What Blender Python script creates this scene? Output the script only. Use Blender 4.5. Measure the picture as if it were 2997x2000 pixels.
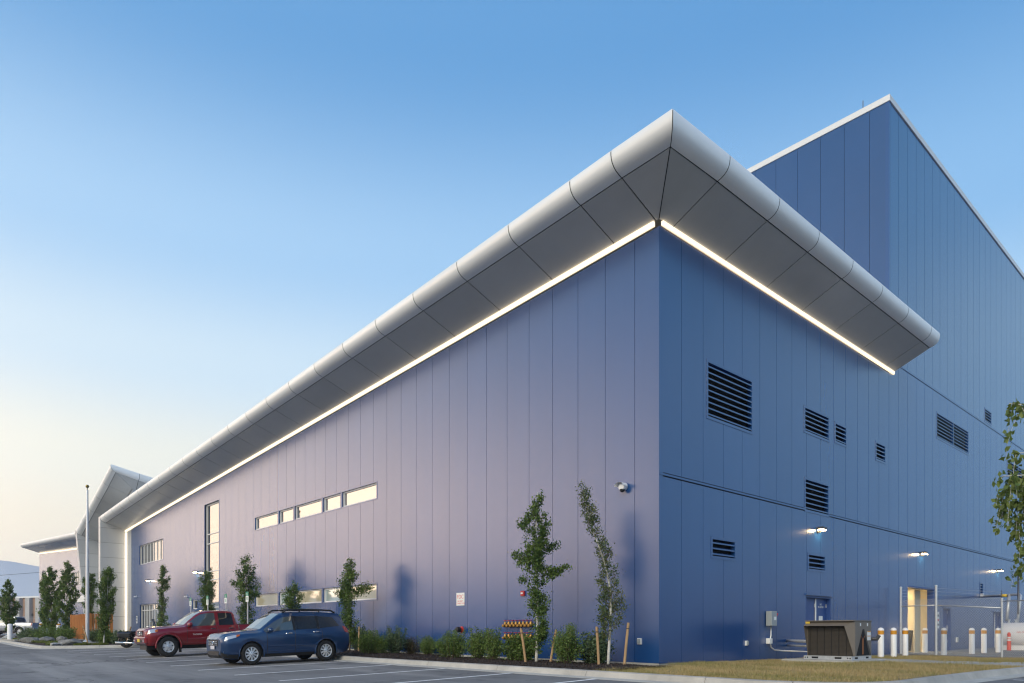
import bpy, bmesh, math, random
import numpy as np
from mathutils import Vector, Matrix
for o in list(bpy.data.objects): bpy.data.objects.remove(o, do_unlink=True)
scene = bpy.context.scene
R = math.radians
PI = math.pi
# ------------------------------------------------------------------ camera
cam_d = bpy.data.cameras.new("camera"); cam = bpy.data.objects.new("camera", cam_d)
scene.collection.objects.link(cam); scene.camera = cam
CAM = Vector((11.398, -15.648, 0.944)); FWD = Vector((-0.7417, 0.6707, 0.0)); RGT = Vector((0.6707, 0.7417, 0.0))
cam.location = CAM
cam.rotation_euler = (R(90), 0, math.atan2(-FWD.x, FWD.y))
cam_d.sensor_width = 36.0; cam_d.lens = 2057.0/2997.0*36.0
cam_d.shift_y = 843.0/2997.0
cam_d.clip_start = 0.1; cam_d.clip_end = 20000
# ------------------------------------------------------------------ world: dusk sky, sun just gone behind the left of the view
SUN_AZ = Vector((-0.905, -0.425, 0.0)).normalized()
SUN_EL = R(5.0)
def lin(r, g, b, k=1.0):
    f = lambda c: (c/12.92 if c <= .04045 else ((c+.055)/1.055)**2.4)
    return (f(r/255)*k, f(g/255)*k, f(b/255)*k, 1)
world = bpy.data.worlds.new("World"); scene.world = world; world.use_nodes = True
wn = world.node_tree; N = wn.nodes; L = wn.links
bg = N['Background']
def wmath(op, a, b=None, c=None, clamp=False):
    n = N.new('ShaderNodeMath'); n.operation = op; n.use_clamp = clamp
    for i, v in enumerate((a, b, c)):
        if v is None: continue
        if isinstance(v, (int, float)): n.inputs[i].default_value = v
        else: L.new(v, n.inputs[i])
    return n.outputs[0]
def wvec(op, a, b=None):
    n = N.new('ShaderNodeVectorMath'); n.operation = op
    for i, v in enumerate((a, b)):
        if v is None: continue
        if isinstance(v, (tuple, Vector)): n.inputs[i].default_value = tuple(v)
        else: L.new(v, n.inputs[i])
    return n
tc = N.new('ShaderNodeTexCoord'); dirn = wvec('NORMALIZE', tc.outputs['Generated']).outputs[0]
sep = N.new('ShaderNodeSeparateXYZ'); L.new(dirn, sep.inputs[0]); zz = sep.outputs[2]
flat = wvec('NORMALIZE', wvec('MULTIPLY', dirn, (1, 1, 0)).outputs[0]).outputs[0]
azd = wvec('DOT_PRODUCT', flat, SUN_AZ).outputs['Value']
def ramp(stops):
    n = N.new('ShaderNodeValToRGB'); L.new(zz, n.inputs[0]); cr = n.color_ramp; cr.interpolation = 'EASE'
    while len(cr.elements) < len(stops): cr.elements.new(0.5)
    for e, (d, c) in zip(cr.elements, stops):
        e.position = math.sin(R(d)); e.color = c
    return n.outputs[0]
away = ramp([(0, lin(140, 184, 224)), (9, lin(152, 196, 234)), (19, lin(168, 208, 241)), (28, lin(124, 178, 227)), (40, lin(86, 147, 205)), (60, lin(58, 110, 178)), (90, lin(46, 94, 162))])
near = ramp([(0, lin(246, 230, 206)), (6, lin(254, 242, 214)), (12, lin(246, 245, 230)), (19, lin(210, 230, 243)), (27, lin(168, 206, 240)), (40, lin(101, 159, 213)), (65, lin(64, 116, 182)), (90, lin(46, 94, 162))])
mixf = wmath('MULTIPLY_ADD', azd, 0.70, 0.40, clamp=True)
mx = N.new('ShaderNodeMix'); mx.data_type = 'RGBA'; L.new(mixf, mx.inputs[0]); L.new(away, mx.inputs[6]); L.new(near, mx.inputs[7])
# bright afterglow round the place where the sun went down
sq = wvec('NORMALIZE', wvec('MULTIPLY', dirn, (1, 1, 1.9)).outputs[0]).outputs[0]
gdir = Vector((-0.80, -0.60, 0.10)).normalized()
gd = wmath('MAXIMUM', wvec('DOT_PRODUCT', sq, gdir).outputs['Value'], 0.0)
gl = wmath('POWER', gd, 12.0)
gc = N.new('ShaderNodeMix'); gc.data_type = 'RGBA'; L.new(gl, gc.inputs[0]); gc.inputs[6].default_value = (0, 0, 0, 1); gc.inputs[7].default_value = (4.7, 3.25, 2.4, 1); gc.clamp_factor = False
ad = N.new('ShaderNodeMix'); ad.data_type = 'RGBA'; ad.blend_type = 'ADD'; ad.inputs[0].default_value = 1.0
L.new(mx.outputs[2], ad.inputs[6]); L.new(gc.outputs[2], ad.inputs[7])
sky = N.new('ShaderNodeTexSky'); sky.sky_type = 'NISHITA'; sky.sun_disc = False
sky.sun_elevation = R(30); sky.sun_rotation = math.atan2(0.36, -0.933); sky.ozone_density = 3.0
ad2 = N.new('ShaderNodeMix'); ad2.data_type = 'RGBA'; ad2.blend_type = 'ADD'; ad2.inputs[0].default_value = 0.006
L.new(ad.outputs[2], ad2.inputs[6]); L.new(sky.outputs[0], ad2.inputs[7])
L.new(ad2.outputs[2], bg.inputs[0]); bg.inputs[1].default_value = 1.0
# ------------------------------------------------------------------ sun lamp: very soft warm fill, added from behind the camera
sun_d = bpy.data.lights.new("sun", 'SUN'); sun_d.energy = 2.4; sun_d.angle = R(40); sun_d.color = (1.0, 0.88, 0.66)
sun = bpy.data.objects.new("sun", sun_d); scene.collection.objects.link(sun)
sdir = Vector((0.36*math.cos(R(30)), -0.933*math.cos(R(30)), math.sin(R(30)))).normalized()
sun.rotation_euler = sdir.to_track_quat('Z', 'Y').to_euler(); sun.location = (-40, -30, 30)
vs = scene.view_settings
vs.view_transform = 'Standard'; vs.look = 'None'; vs.exposure = 0.12; vs.gamma = 1.0; vs.use_curve_mapping = False
scene.cycles.max_bounces = 6; scene.cycles.filter_width = 1.25; scene.cycles.volume_bounces = 1; scene.cycles.use_denoising = True
# ------------------------------------------------------------------ helpers
col = scene.collection
def gz(x, y):
    """height of the car park and the ground round the building"""
    return 0.023*max(-40.0, min(y, -4.35)) - 0.003*max(0.0, min(y, 40.0)) + 0.0075*max(0.0, -max(x, -45.0)-8.0)
ORG = {}
def link(o, parent=None, origin=None):
    col.objects.link(o)
    if parent is not None: o.parent = parent
    ORG[o.name] = Vector(origin) if origin is not None else Vector((0, 0, 0))
    return o
def thing(name, label, cat, loc=(0, 0, 0), rotz=0.0, group=None):
    o = bpy.data.objects.new(name, None); link(o, None, (0, 0, 0))
    o.location = loc; o.rotation_euler = (0, 0, rotz); o.empty_display_size = 0.2
    o['label'] = label; o['category'] = cat
    if group: o['group'] = group
    return o
def tag(o, label, cat, group=None, kind=None):
    if label: o['label'] = label
    if cat: o['category'] = cat
    if group: o['group'] = group
    if kind: o['kind'] = kind
    return o
class MB:
    """collects faces; build() links them as ONE mesh object (coordinates local to the thing)"""
    def __init__(s): s.v = []; s.f = []; s.m = []
    def add(s, vs, fs, mi=0):
        b = len(s.v); s.v.extend([tuple(p) for p in vs]); s.f.extend([tuple(b+i for i in f) for f in fs]); s.m.extend([mi]*len(fs)); return s
    def box(s, x0, x1, y0, y1, z0, z1, mi=0):
        return s.add([(x0,y0,z0),(x1,y0,z0),(x1,y1,z0),(x0,y1,z0),(x0,y0,z1),(x1,y0,z1),(x1,y1,z1),(x0,y1,z1)],
                     [(0,3,2,1),(4,5,6,7),(0,1,5,4),(1,2,6,5),(2,3,7,6),(3,0,4,7)], mi)
    def hexa(s, p, mi=0):      # p: 4 bottom + 4 top
        return s.add(p, [(0,3,2,1),(4,5,6,7),(0,1,5,4),(1,2,6,5),(2,3,7,6),(3,0,4,7)], mi)
    def bbox(s, x0, x1, y0, y1, z0, z1, b=0.01, mi=0):   # bevelled box
        b = min(b, (x1-x0)*.45, (y1-y0)*.45, (z1-z0)*.45)
        pts = []
        for z, e in ((z0, b), (z0+b, 0), (z1-b, 0), (z1, b)):
            pts += [(x0+e+b,y0+e,z),(x1-e-b,y0+e,z),(x1-e,y0+e+b,z),(x1-e,y1-e-b,z),(x1-e-b,y1-e,z),(x0+e+b,y1-e,z),(x0+e,y1-e-b,z),(x0+e,y0+e+b,z)]
        fs = [tuple(range(7, -1, -1)), tuple(range(24, 32))]
        for r in range(3):
            for k in range(8):
                a = r*8+k; c = r*8+(k+1) % 8
                fs.append((a, c, c+8, a+8))
        return s.add(pts, fs, mi)
    def prism(s, poly, z0, z1, mi=0):     # poly: ccw xy outline
        n = len(poly)
        return s.add([(x, y, z0) for x, y in poly]+[(x, y, z1) for x, y in poly],
                     [tuple(range(n-1, -1, -1)), tuple(range(n, 2*n))]+[(i, (i+1) % n, n+(i+1) % n, n+i) for i in range(n)], mi)
    def extr(s, poly, a, d, mi=0):        # poly: list of 3d points, extruded by vector d
        n = len(poly); d = Vector(d)
        P = [Vector(p) for p in poly]
        return s.add(P+[p+d for p in P], [tuple(range(n-1, -1, -1)), tuple(range(n, 2*n))]+[(i, (i+1) % n, n+(i+1) % n, n+i) for i in range(n)], mi)
    def tube(s, pts, r, n=8, mi=0, cap=True):
        P = [Vector(p) for p in pts]; rr = r if isinstance(r, (list, tuple)) else [r]*len(P)
        b = len(s.v); up = None
        for i, p in enumerate(P):
            t = (P[min(i+1, len(P)-1)]-P[max(i-1, 0)])
            t = t.normalized() if t.length > 1e-9 else Vector((0, 0, 1))
            if up is None: up = Vector((0, 0, 1)) if abs(t.z) < .9 else Vector((1, 0, 0))
            x = t.cross(up)
            if x.length < 1e-4: x = t.orthogonal()
            x.normalize(); y = x.cross(t).normalized(); up = y
            for k in range(n):
                a = 2*PI*k/n; s.v.append(tuple(p+(x*math.cos(a)+y*math.sin(a))*rr[i]))
        m = len(P)
        for i in range(m-1):
            for k in range(n):
                s.f.append((b+i*n+k, b+i*n+(k+1) % n, b+(i+1)*n+(k+1) % n, b+(i+1)*n+k)); s.m.append(mi)
        if cap:
            s.f.append(tuple(b+k for k in range(n-1, -1, -1))); s.f.append(tuple(b+(m-1)*n+k for k in range(n))); s.m += [mi, mi]
        return s
    def lathe(s, prof, c=(0, 0, 0), axis='z', n=24, mi=0, close=False):   # prof: (r, h)
        b = len(s.v); c = Vector(c)
        for r, h in prof:
            for k in range(n):
                a = 2*PI*k/n; u, w = r*math.cos(a), r*math.sin(a)
                p = {'z': (u, w, h), 'y': (w, h, u), 'x': (h, u, w)}[axis]
                s.v.append(tuple(c+Vector(p)))
        for i in range(len(prof)-1):
            for k in range(n):
                s.f.append((b+i*n+k, b+i*n+(k+1) % n, b+(i+1)*n+(k+1) % n, b+(i+1)*n+k)); s.m.append(mi)
        if close:
            s.f.append(tuple(b+k for k in range(n-1, -1, -1))); s.f.append(tuple(b+(len(prof)-1)*n+k for k in range(n))); s.m += [mi, mi]
        return s
    def build(s, name, mats, parent=None, smooth=False, origin=None):
        """coordinates are local to the thing (root); parts of parts share the root's frame"""
        me = bpy.data.meshes.new(name); me.from_pydata(s.v, [], s.f); 
        if not isinstance(mats, (list, tuple)): mats = [mats]
        for m in mats: me.materials.append(m)
        if len(mats) > 1: me.polygons.foreach_set('material_index', s.m)
        if smooth:
            me.polygons.foreach_set('use_smooth', [True]*len(me.polygons))
            if smooth != True: me.set_sharp_from_angle(angle=R(smooth))
        me.update()
        o = bpy.data.objects.new(name, me); link(o, parent)
        if origin is not None:
            me.transform(Matrix.Translation(-Vector(origin))); o.location = origin
        return o
def copy_tree(o, parent=None):
    c = o.copy(); col.objects.link(c); c.parent = parent
    for ch in list(o.children): copy_tree(ch, c)
    return c
def text_part(body, size, mat, parent, name='lettering', loc=(0, 0, 0), rot=None, depth=0.001):
    cu = bpy.data.curves.new('tx', 'FONT'); cu.body = body; cu.size = size; cu.align_x = 'CENTER'; cu.align_y = 'CENTER'; cu.extrude = depth
    t = bpy.data.objects.new('tx', cu); col.objects.link(t)
    bpy.context.view_layer.update()
    me = bpy.data.meshes.new_from_object(t); bpy.data.objects.remove(t, do_unlink=True); bpy.data.curves.remove(cu)
    me.name = name; me.materials.clear(); me.materials.append(mat)
    me.transform(Matrix.Translation(loc) @ (rot.to_4x4() if rot is not None else Matrix.Identity(4)))
    o = bpy.data.objects.new(name, me); return link(o, parent)
FACE_NEG_Y = Matrix(((1, 0, 0), (0, 0, -1), (0, 1, 0)))     # text lying in xy -> upright, read from -y
FACE_POS_X = Matrix(((0, 0, 1), (1, 0, 0), (0, 1, 0)))      # upright, read from +x
# ------------------------------------------------------------------ materials
MATS = {}
def mat(name, c, rough=0.6, metal=0.0, spec=0.5, noise=0.0, nscale=5.0, bump=0.0, bscale=60.0, coat=0.0, coat_rough=0.03, emit=None, estr=0.0, trans=0.0, ior=1.5, alpha=1.0, coord='Object', stretch=None, c2=None, detail=6.0, bdist=0.02):
    m = bpy.data.materials.new(name); m.use_nodes = True; nt = m.node_tree; b = nt.nodes['Principled BSDF']
    c = tuple(c[:3])+(1,)
    b.inputs['Base Color'].default_value = c; b.inputs['Roughness'].default_value = rough; b.inputs['Metallic'].default_value = metal
    b.inputs['Specular IOR Level'].default_value = spec; b.inputs['IOR'].default_value = ior
    b.inputs['Coat Weight'].default_value = coat; b.inputs['Coat Roughness'].default_value = coat_rough
    b.inputs['Transmission Weight'].default_value = trans; b.inputs['Alpha'].default_value = alpha
    if emit: b.inputs['Emission Color'].default_value = tuple(emit[:3])+(1,); b.inputs['Emission Strength'].default_value = estr
    if noise or bump or c2:
        t = nt.nodes.new('ShaderNodeTexCoord'); src = t.outputs[coord]
        if stretch:
            mp = nt.nodes.new('ShaderNodeMapping'); mp.inputs['Scale'].default_value = stretch; nt.links.new(src, mp.inputs[0]); src = mp.outputs[0]
    if noise or c2:
        n = nt.nodes.new('ShaderNodeTexNoise'); n.inputs['Scale'].default_value = nscale; n.inputs['Detail'].default_value = detail; n.inputs['Roughness'].default_value = 0.65
        nt.links.new(src, n.inputs['Vector'])
        mxn = nt.nodes.new('ShaderNodeMix'); mxn.data_type = 'RGBA'
        mr = nt.nodes.new('ShaderNodeMapRange'); mr.inputs[1].default_value = .3; mr.inputs[2].default_value = .7; nt.links.new(n.outputs[0], mr.inputs[0]); nt.links.new(mr.outputs[0], mxn.inputs[0])
        lo = tuple(max(0, v*(1-noise)) for v in c[:3])+(1,); hi = tuple(v*(1+noise) for v in c[:3])+(1,)
        mxn.inputs[6].default_value = lo; mxn.inputs[7].default_value = (tuple(c2[:3])+(1,)) if c2 else hi
        nt.links.new(mxn.outputs[2], b.inputs['Base Color'])
    if bump:
        n2 = nt.nodes.new('ShaderNodeTexNoise'); n2.inputs['Scale'].default_value = bscale; n2.inputs['Detail'].default_value = 5
        nt.links.new(src, n2.inputs['Vector'])
        bp = nt.nodes.new('ShaderNodeBump'); bp.inputs['Strength'].default_value = bump; bp.inputs['Distance'].default_value = bdist
        nt.links.new(n2.outputs[0], bp.inputs['Height']); nt.links.new(bp.outputs[0], b.inputs['Normal'])
    MATS[name] = m; return m
M = MATS
# building
mat('panel_blue', (0.008, 0.059, 0.205), rough=0.25, spec=1.0, coat=0.35, coat_rough=0.22, noise=0.06, nscale=0.35, stretch=(1, 1, .35), bump=0.02, bscale=0.4, bdist=0.05)
mat('panel_tower', (0.009, 0.057, 0.185), rough=0.24, spec=1.0, coat=0.5, coat_rough=0.2, noise=0.05, nscale=0.35)
mat('joint_dark', (0.010, 0.014, 0.030), rough=0.8)
mat('trim_blue', (0.008, 0.059, 0.205), rough=0.27, spec=1.0, coat=0.35, coat_rough=0.22)
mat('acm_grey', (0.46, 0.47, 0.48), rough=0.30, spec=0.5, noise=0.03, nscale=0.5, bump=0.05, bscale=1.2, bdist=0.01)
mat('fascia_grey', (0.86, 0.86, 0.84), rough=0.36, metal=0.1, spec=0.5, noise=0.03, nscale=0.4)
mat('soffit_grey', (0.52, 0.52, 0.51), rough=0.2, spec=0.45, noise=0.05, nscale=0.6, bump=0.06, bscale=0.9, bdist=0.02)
mat('joint_black', (0.008, 0.008, 0.008), rough=0.9)
mat('led', (1, 1, 1), emit=(1.0, 0.79, 0.50), estr=1.25)
mat('led_cover', (0.8, 0.78, 0.72), rough=0.5)
mat('cap_white', (0.72, 0.73, 0.72), rough=0.4)
mat('frame_white', (0.72, 0.72, 0.72), rough=0.35)
mat('glass_mirror', (0.40, 0.39, 0.37), rough=0.02, metal=0.88, spec=0.8)
mat('glass_lit', (0.40, 0.39, 0.34), rough=0.03, metal=0.55, spec=0.9, emit=(1.0, 0.82, 0.45), estr=0.16)
mat('glass_pale', (0.42, 0.45, 0.43), rough=0.03, metal=0.65, spec=0.9, emit=(0.8, 1.0, 0.9), estr=0.12)
mat('louver_dark', (0.006, 0.007, 0.010), rough=0.9)
mat('door_blue', (0.030, 0.075, 0.24), rough=0.4)
mat('concrete', (0.40, 0.385, 0.35), rough=0.85, noise=0.16, nscale=2.2, bump=0.25, bscale=90, bdist=0.004)
mat('concrete_kerb', (0.41, 0.39, 0.35), rough=0.85, noise=0.20, nscale=1.6, bump=0.3, bscale=70, bdist=0.005)
mat('gutter', (0.46, 0.45, 0.41), rough=0.85, noise=0.14, nscale=2.0, bump=0.2, bscale=80, bdist=0.004)
mat('line_white', (0.86, 0.86, 0.84), rough=0.7, noise=0.18, nscale=9)
mat('mulch', (0.030, 0.018, 0.012), rough=0.95, noise=0.5, nscale=14, bump=0.9, bscale=38, bdist=0.05)
mat('soil_grass', (0.27, 0.21, 0.10), rough=0.95, noise=0.35, nscale=5, bump=0.5, bscale=40)
mat('steel_galv', (0.60, 0.61, 0.62), rough=0.36, metal=0.5, noise=0.1, nscale=12)
mat('steel_dark', (0.10, 0.10, 0.11), rough=0.45, metal=0.6)
mat('black_plastic', (0.012, 0.012, 0.013), rough=0.5)
mat('white_paint', (0.82, 0.82, 0.83), rough=0.4, noise=0.05, nscale=6)
mat('yellow_band', (0.62, 0.27, 0.015), rough=0.5)
mat('brass', (0.34, 0.19, 0.045), rough=0.35, metal=0.6)
mat('red_paint', (0.42, 0.02, 0.02), rough=0.4)
mat('red_text', (0.55, 0.02, 0.02), rough=0.5)
mat('sign_white', (0.80, 0.80, 0.78), rough=0.45)
mat('sign_green', (0.01, 0.22, 0.13), rough=0.45)
mat('grey_box', (0.30, 0.33, 0.34), rough=0.45)
mat('unit_brown', (0.17, 0.145, 0.12), rough=0.5, noise=0.08, nscale=3)
mat('unit_coil', (0.05, 0.040, 0.030), rough=0.6)
mat('copper', (0.35, 0.16, 0.08), rough=0.4, metal=0.8)
mat('room_beige', (0.72, 0.61, 0.41), rough=0.7)
mat('room_lamp', (1, 1, 1), emit=(1.0, 0.89, 0.66), estr=30.0)
mat('lamp_lens', (1, 1, 1), emit=(1.0, 0.70, 0.34), estr=80.0)
mat('orange_plastic', (0.75, 0.055, 0.015), rough=0.45)
mat('stake_wood', (0.42, 0.27, 0.14), rough=0.8, noise=0.25, nscale=6, stretch=(8, 8, .6))
mat('cedar', (0.42, 0.16, 0.035), rough=0.75, noise=0.3, nscale=3, stretch=(6, 6, .5))
mat('bark_birch', (0.55, 0.53, 0.48), rough=0.8, noise=0.35, nscale=7, stretch=(1, 1, 3))
mat('bark_brown', (0.13, 0.09, 0.06), rough=0.9, noise=0.3, nscale=9)
mat('rock', (0.24, 0.235, 0.22), rough=0.85, noise=0.55, nscale=2.6, bump=0.8, bscale=6, bdist=0.08)
mat('rock_pale', (0.48, 0.47, 0.44), rough=0.85, noise=0.4, nscale=3.0, bump=0.8, bscale=7, bdist=0.06)
mat('chrome', (0.8, 0.8, 0.8), rough=0.08, metal=1.0)
mat('rubber', (0.013, 0.013, 0.013), rough=0.75, noise=.3, nscale=20)
mat('alloy', (0.74, 0.74, 0.75), rough=0.32, metal=0.6)
mat('car_blue', (0.011, 0.042, 0.118), rough=0.28, metal=0.35, spec=0.5, coat=0.9)
mat('car_red', (0.22, 0.006, 0.012), rough=0.30, metal=0.25, spec=0.5, coat=0.9)
mat('car_silver', (0.50, 0.51, 0.53), rough=0.3, metal=0.5, coat=0.7)
mat('car_glass', (0.012, 0.015, 0.017), rough=0.02, spec=0.75, coat=0.5)
mat('car_glass_clear', (0.06, 0.075, 0.08), rough=0.02, spec=1.0, coat=0.8)
mat('headlamp', (0.60, 0.62, 0.64), rough=0.10, metal=0.35, coat=0.8)
mat('amber', (0.55, 0.13, 0.02), rough=0.2)
mat('tail_red', (0.28, 0.008, 0.012), rough=0.15, coat=0.6)
mat('plate_yellow', (0.70, 0.48, 0.05), rough=0.5)
mat('plate_white', (0.55, 0.55, 0.60), rough=0.5)
mat('leather', (0.010, 0.010, 0.010), rough=0.4)
mat('brick_tan', (0.34, 0.22, 0.16), rough=0.85, noise=0.15, nscale=1.0)
mat('block_grey', (0.42, 0.42, 0.42), rough=0.8, noise=0.1, nscale=1.0)
mat('mountain', (0.50, 0.52, 0.55), rough=1.0, noise=0.2, nscale=0.002)  # base paler than bare rock: part of the distance haze is in the colour
mat('flagpole_alu', (0.62, 0.63, 0.65), rough=0.32, metal=0.6)
mat('gold', (0.30, 0.20, 0.05), rough=0.2, metal=1.0)
def vary(name, amt):
    m = MATS[name]; nt = m.node_tree; b = nt.nodes['Principled BSDF']; src = b.inputs['Base Color'].links[0].from_socket
    oi = nt.nodes.new('ShaderNodeObjectInfo'); mr = nt.nodes.new('ShaderNodeMapRange'); mr.inputs[3].default_value = 1-amt; mr.inputs[4].default_value = 1+amt
    nt.links.new(oi.outputs['Random'], mr.inputs[0]); vm = nt.nodes.new('ShaderNodeVectorMath'); vm.operation = 'SCALE'
    nt.links.new(src, vm.inputs[0]); nt.links.new(mr.outputs[0], vm.inputs['Scale']); nt.links.new(vm.outputs[0], b.inputs['Base Color'])
    mr2 = nt.nodes.new('ShaderNodeMapRange'); r0 = b.inputs['Roughness'].default_value; mr2.inputs[3].default_value = r0*.97; mr2.inputs[4].default_value = r0*1.03
    nt.links.new(oi.outputs['Random'], mr2.inputs[0])
    tcx = nt.nodes.new('ShaderNodeTexCoord'); mpx = nt.nodes.new('ShaderNodeMapping'); mpx.inputs['Scale'].default_value = (1.2, 1.2, .10); nt.links.new(tcx.outputs['Object'], mpx.inputs[0])
    nx_ = nt.nodes.new('ShaderNodeTexNoise'); nx_.inputs['Scale'].default_value = 1.6; nx_.inputs['Detail'].default_value = 2; nt.links.new(mpx.outputs[0], nx_.inputs[0])
    mr3 = nt.nodes.new('ShaderNodeMapRange'); mr3.inputs[1].default_value = .3; mr3.inputs[2].default_value = .7; mr3.inputs[3].default_value = .96; mr3.inputs[4].default_value = 1.05; nt.links.new(nx_.outputs[0], mr3.inputs[0])
    mu = nt.nodes.new('ShaderNodeMath'); mu.operation = 'MULTIPLY'; nt.links.new(mr2.outputs[0], mu.inputs[0]); nt.links.new(mr3.outputs[0], mu.inputs[1]); nt.links.new(mu.outputs[0], b.inputs['Roughness'])
for nm_ in ('panel_blue', 'panel_tower'): vary(nm_, .025)
for nm_ in ('soffit_grey', 'fascia_grey', 'acm_grey', 'concrete', 'concrete_kerb', 'cedar'): vary(nm_, .05)
def leaf_mat(name, c, c2, tr=0.35):
    m = bpy.data.materials.new(name); m.use_nodes = True; nt = m.node_tree; nt.nodes.clear()
    out = nt.nodes.new('ShaderNodeOutputMaterial'); d = nt.nodes.new('ShaderNodeBsdfPrincipled'); t = nt.nodes.new('ShaderNodeBsdfTranslucent'); mxs = nt.nodes.new('ShaderNodeMixShader')
    at = nt.nodes.new('ShaderNodeAttribute'); at.attribute_name = 'tone'
    mxn = nt.nodes.new('ShaderNodeMix'); mxn.data_type = 'RGBA'; nt.links.new(at.outputs['Fac'], mxn.inputs[0]); mxn.inputs[6].default_value = tuple(c)+(1,); mxn.inputs[7].default_value = tuple(c2)+(1,)
    nt.links.new(mxn.outputs[2], d.inputs['Base Color']); nt.links.new(mxn.outputs[2], t.inputs['Color'])
    d.inputs['Roughness'].default_value = 0.5; d.inputs['Specular IOR Level'].default_value = 0.35
    mxs.inputs[0].default_value = tr; nt.links.new(d.outputs[0], mxs.inputs[1]); nt.links.new(t.outputs[0], mxs.inputs[2]); nt.links.new(mxs.outputs[0], out.inputs[0])
    MATS[name] = m; return m
leaf_mat('leaf_dark', (0.066, 0.122, 0.030), (0.175, 0.250, 0.055))
leaf_mat('leaf_birch', (0.075, 0.120, 0.036), (0.170, 0.185, 0.065))
leaf_mat('leaf_shrub', (0.085, 0.155, 0.034), (0.205, 0.285, 0.066))
leaf_mat('leaf_blue', (0.070, 0.120, 0.055), (0.155, 0.215, 0.105))
leaf_mat('leaf_fresh', (0.095, 0.150, 0.038), (0.210, 0.255, 0.065))
leaf_mat('ground_cover_green', (0.10, 0.14, 0.025), (0.20, 0.22, 0.04))
leaf_mat('grass_blade', (0.52, 0.38, 0.18), (0.25, 0.25, 0.07), tr=0.25)
leaf_mat('mulch_chip', (0.022, 0.012, 0.008), (0.075, 0.045, 0.030), tr=0.0)
leaf_mat('leaf_yellow', (0.13, 0.085, 0.03), (0.10, 0.11, 0.04))
# ================================================================== GROUND
def structure(o, label=None):
    o['kind'] = 'structure'
    if label: o['label'] = label
    return o
def asphalt_mat():
    m = bpy.data.materials.new('asphalt'); m.use_nodes = True; nt = m.node_tree; b = nt.nodes['Principled BSDF']
    t = nt.nodes.new('ShaderNodeTexCoord')
    def noise(sc, det=5, stretch=None, rough=.6):
        n = nt.nodes.new('ShaderNodeTexNoise'); n.inputs['Scale'].default_value = sc; n.inputs['Detail'].default_value = det; n.inputs['Roughness'].default_value = rough
        if stretch:
            mp = nt.nodes.new('ShaderNodeMapping'); mp.inputs['Scale'].default_value = stretch; mp.inputs['Rotation'].default_value = (0, 0, R(4)); nt.links.new(t.outputs['Object'], mp.inputs[0]); nt.links.new(mp.outputs[0], n.inputs[0])
        else: nt.links.new(t.outputs['Object'], n.inputs[0])
        return n.outputs[0]
    def mixc(f, a, c):
        n = nt.nodes.new('ShaderNodeMix'); n.data_type = 'RGBA'; nt.links.new(f, n.inputs[0])
        for i, v in ((6, a), (7, c)):
            if isinstance(v, tuple): n.inputs[i].default_value = v+(1,)
            else: nt.links.new(v, n.inputs[i])
        return n.outputs[2]
    def rng(f, a, c, lo=0., hi=1.):
        n = nt.nodes.new('ShaderNodeMapRange'); n.inputs[1].default_value = a; n.inputs[2].default_value = c; n.inputs[3].default_value = lo; n.inputs[4].default_value = hi; nt.links.new(f, n.inputs[0]); return n.outputs[0]
    base = mixc(rng(noise(0.35, 6), .35, .65), (0.155, 0.155, 0.156), (0.225, 0.224, 0.222))
    # roller streaks and tyre-worn lanes run along the rows
    st = mixc(rng(noise(0.55, 4, (0.10, 1.0, 1.0)), .50, .66), base, (0.30, 0.295, 0.285))
    spk = mixc(rng(noise(55, 3), .60, .75), st, (0.27, 0.27, 0.265))
    dark = mixc(rng(noise(1.1, 5), .60, .72), spk, (0.105, 0.105, 0.107))
    vo = nt.nodes.new('ShaderNodeTexVoronoi'); vo.feature = 'DISTANCE_TO_EDGE'; vo.inputs['Scale'].default_value = 0.16
    wob = nt.nodes.new('ShaderNodeMix'); wob.data_type = 'RGBA'; wob.inputs[0].default_value = .12; nt.links.new(t.outputs['Object'], wob.inputs[6])
    nw = nt.nodes.new('ShaderNodeTexNoise'); nw.inputs['Scale'].default_value = .8; nw.inputs['Detail'].default_value = 6; nt.links.new(t.outputs['Object'], nw.inputs[0])
    sc_ = nt.nodes.new('ShaderNodeVectorMath'); sc_.operation = 'SCALE'; sc_.inputs['Scale'].default_value = 9.0; nt.links.new(nw.outputs['Color'], sc_.inputs[0]); nt.links.new(sc_.outputs[0], wob.inputs[7]); nt.links.new(wob.outputs[2], vo.inputs['Vector'])
    crack = rng(vo.outputs['Distance'], 0.0, .0045, .75, 0.0)
    dark = mixc(crack, dark, (0.045, 0.045, 0.046))
    nt.links.new(dark, b.inputs['Base Color']); b.inputs['Roughness'].default_value = 0.85; b.inputs['Specular IOR Level'].default_value = 0.3
    bp = nt.nodes.new('ShaderNodeBump'); bp.inputs['Strength'].default_value = 0.5; bp.inputs['Distance'].default_value = 0.008
    nt.links.new(noise(110, 4), bp.inputs['Height']); nt.links.new(bp.outputs[0], b.inputs['Normal'])
    MATS['asphalt'] = m
asphalt_mat()
def axis(lo, hi, fine_lo, fine_hi, step):
    a = [lo, lo*.4, lo*.15] if lo < -500 else [lo]
    v = fine_lo
    while v < fine_hi-1e-6: a.append(v); v += step
    a.append(fine_hi); b = [hi*.15, hi*.4, hi] if hi > 500 else [hi]
    return sorted(set(a+b))
gx = axis(-1700, 1700, -110, 40, 2.5); gy = axis(-1700, 1700, -60, 60, 2.5)
gx = sorted(set(gx+[-8.0, -45.0])); gy = sorted(set(gy+[-4.35, -40.0, 0.0, 40.0]))
gb = MB(); gb.v = [(x, y, gz(x, y)) for y in gy for x in gx]
nx = len(gx)
for j in range(len(gy)-1):
    for i in range(nx-1):
        gb.f.append((j*nx+i, j*nx+i+1, (j+1)*nx+i+1, (j+1)*nx+i)); gb.m.append(0)
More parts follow.
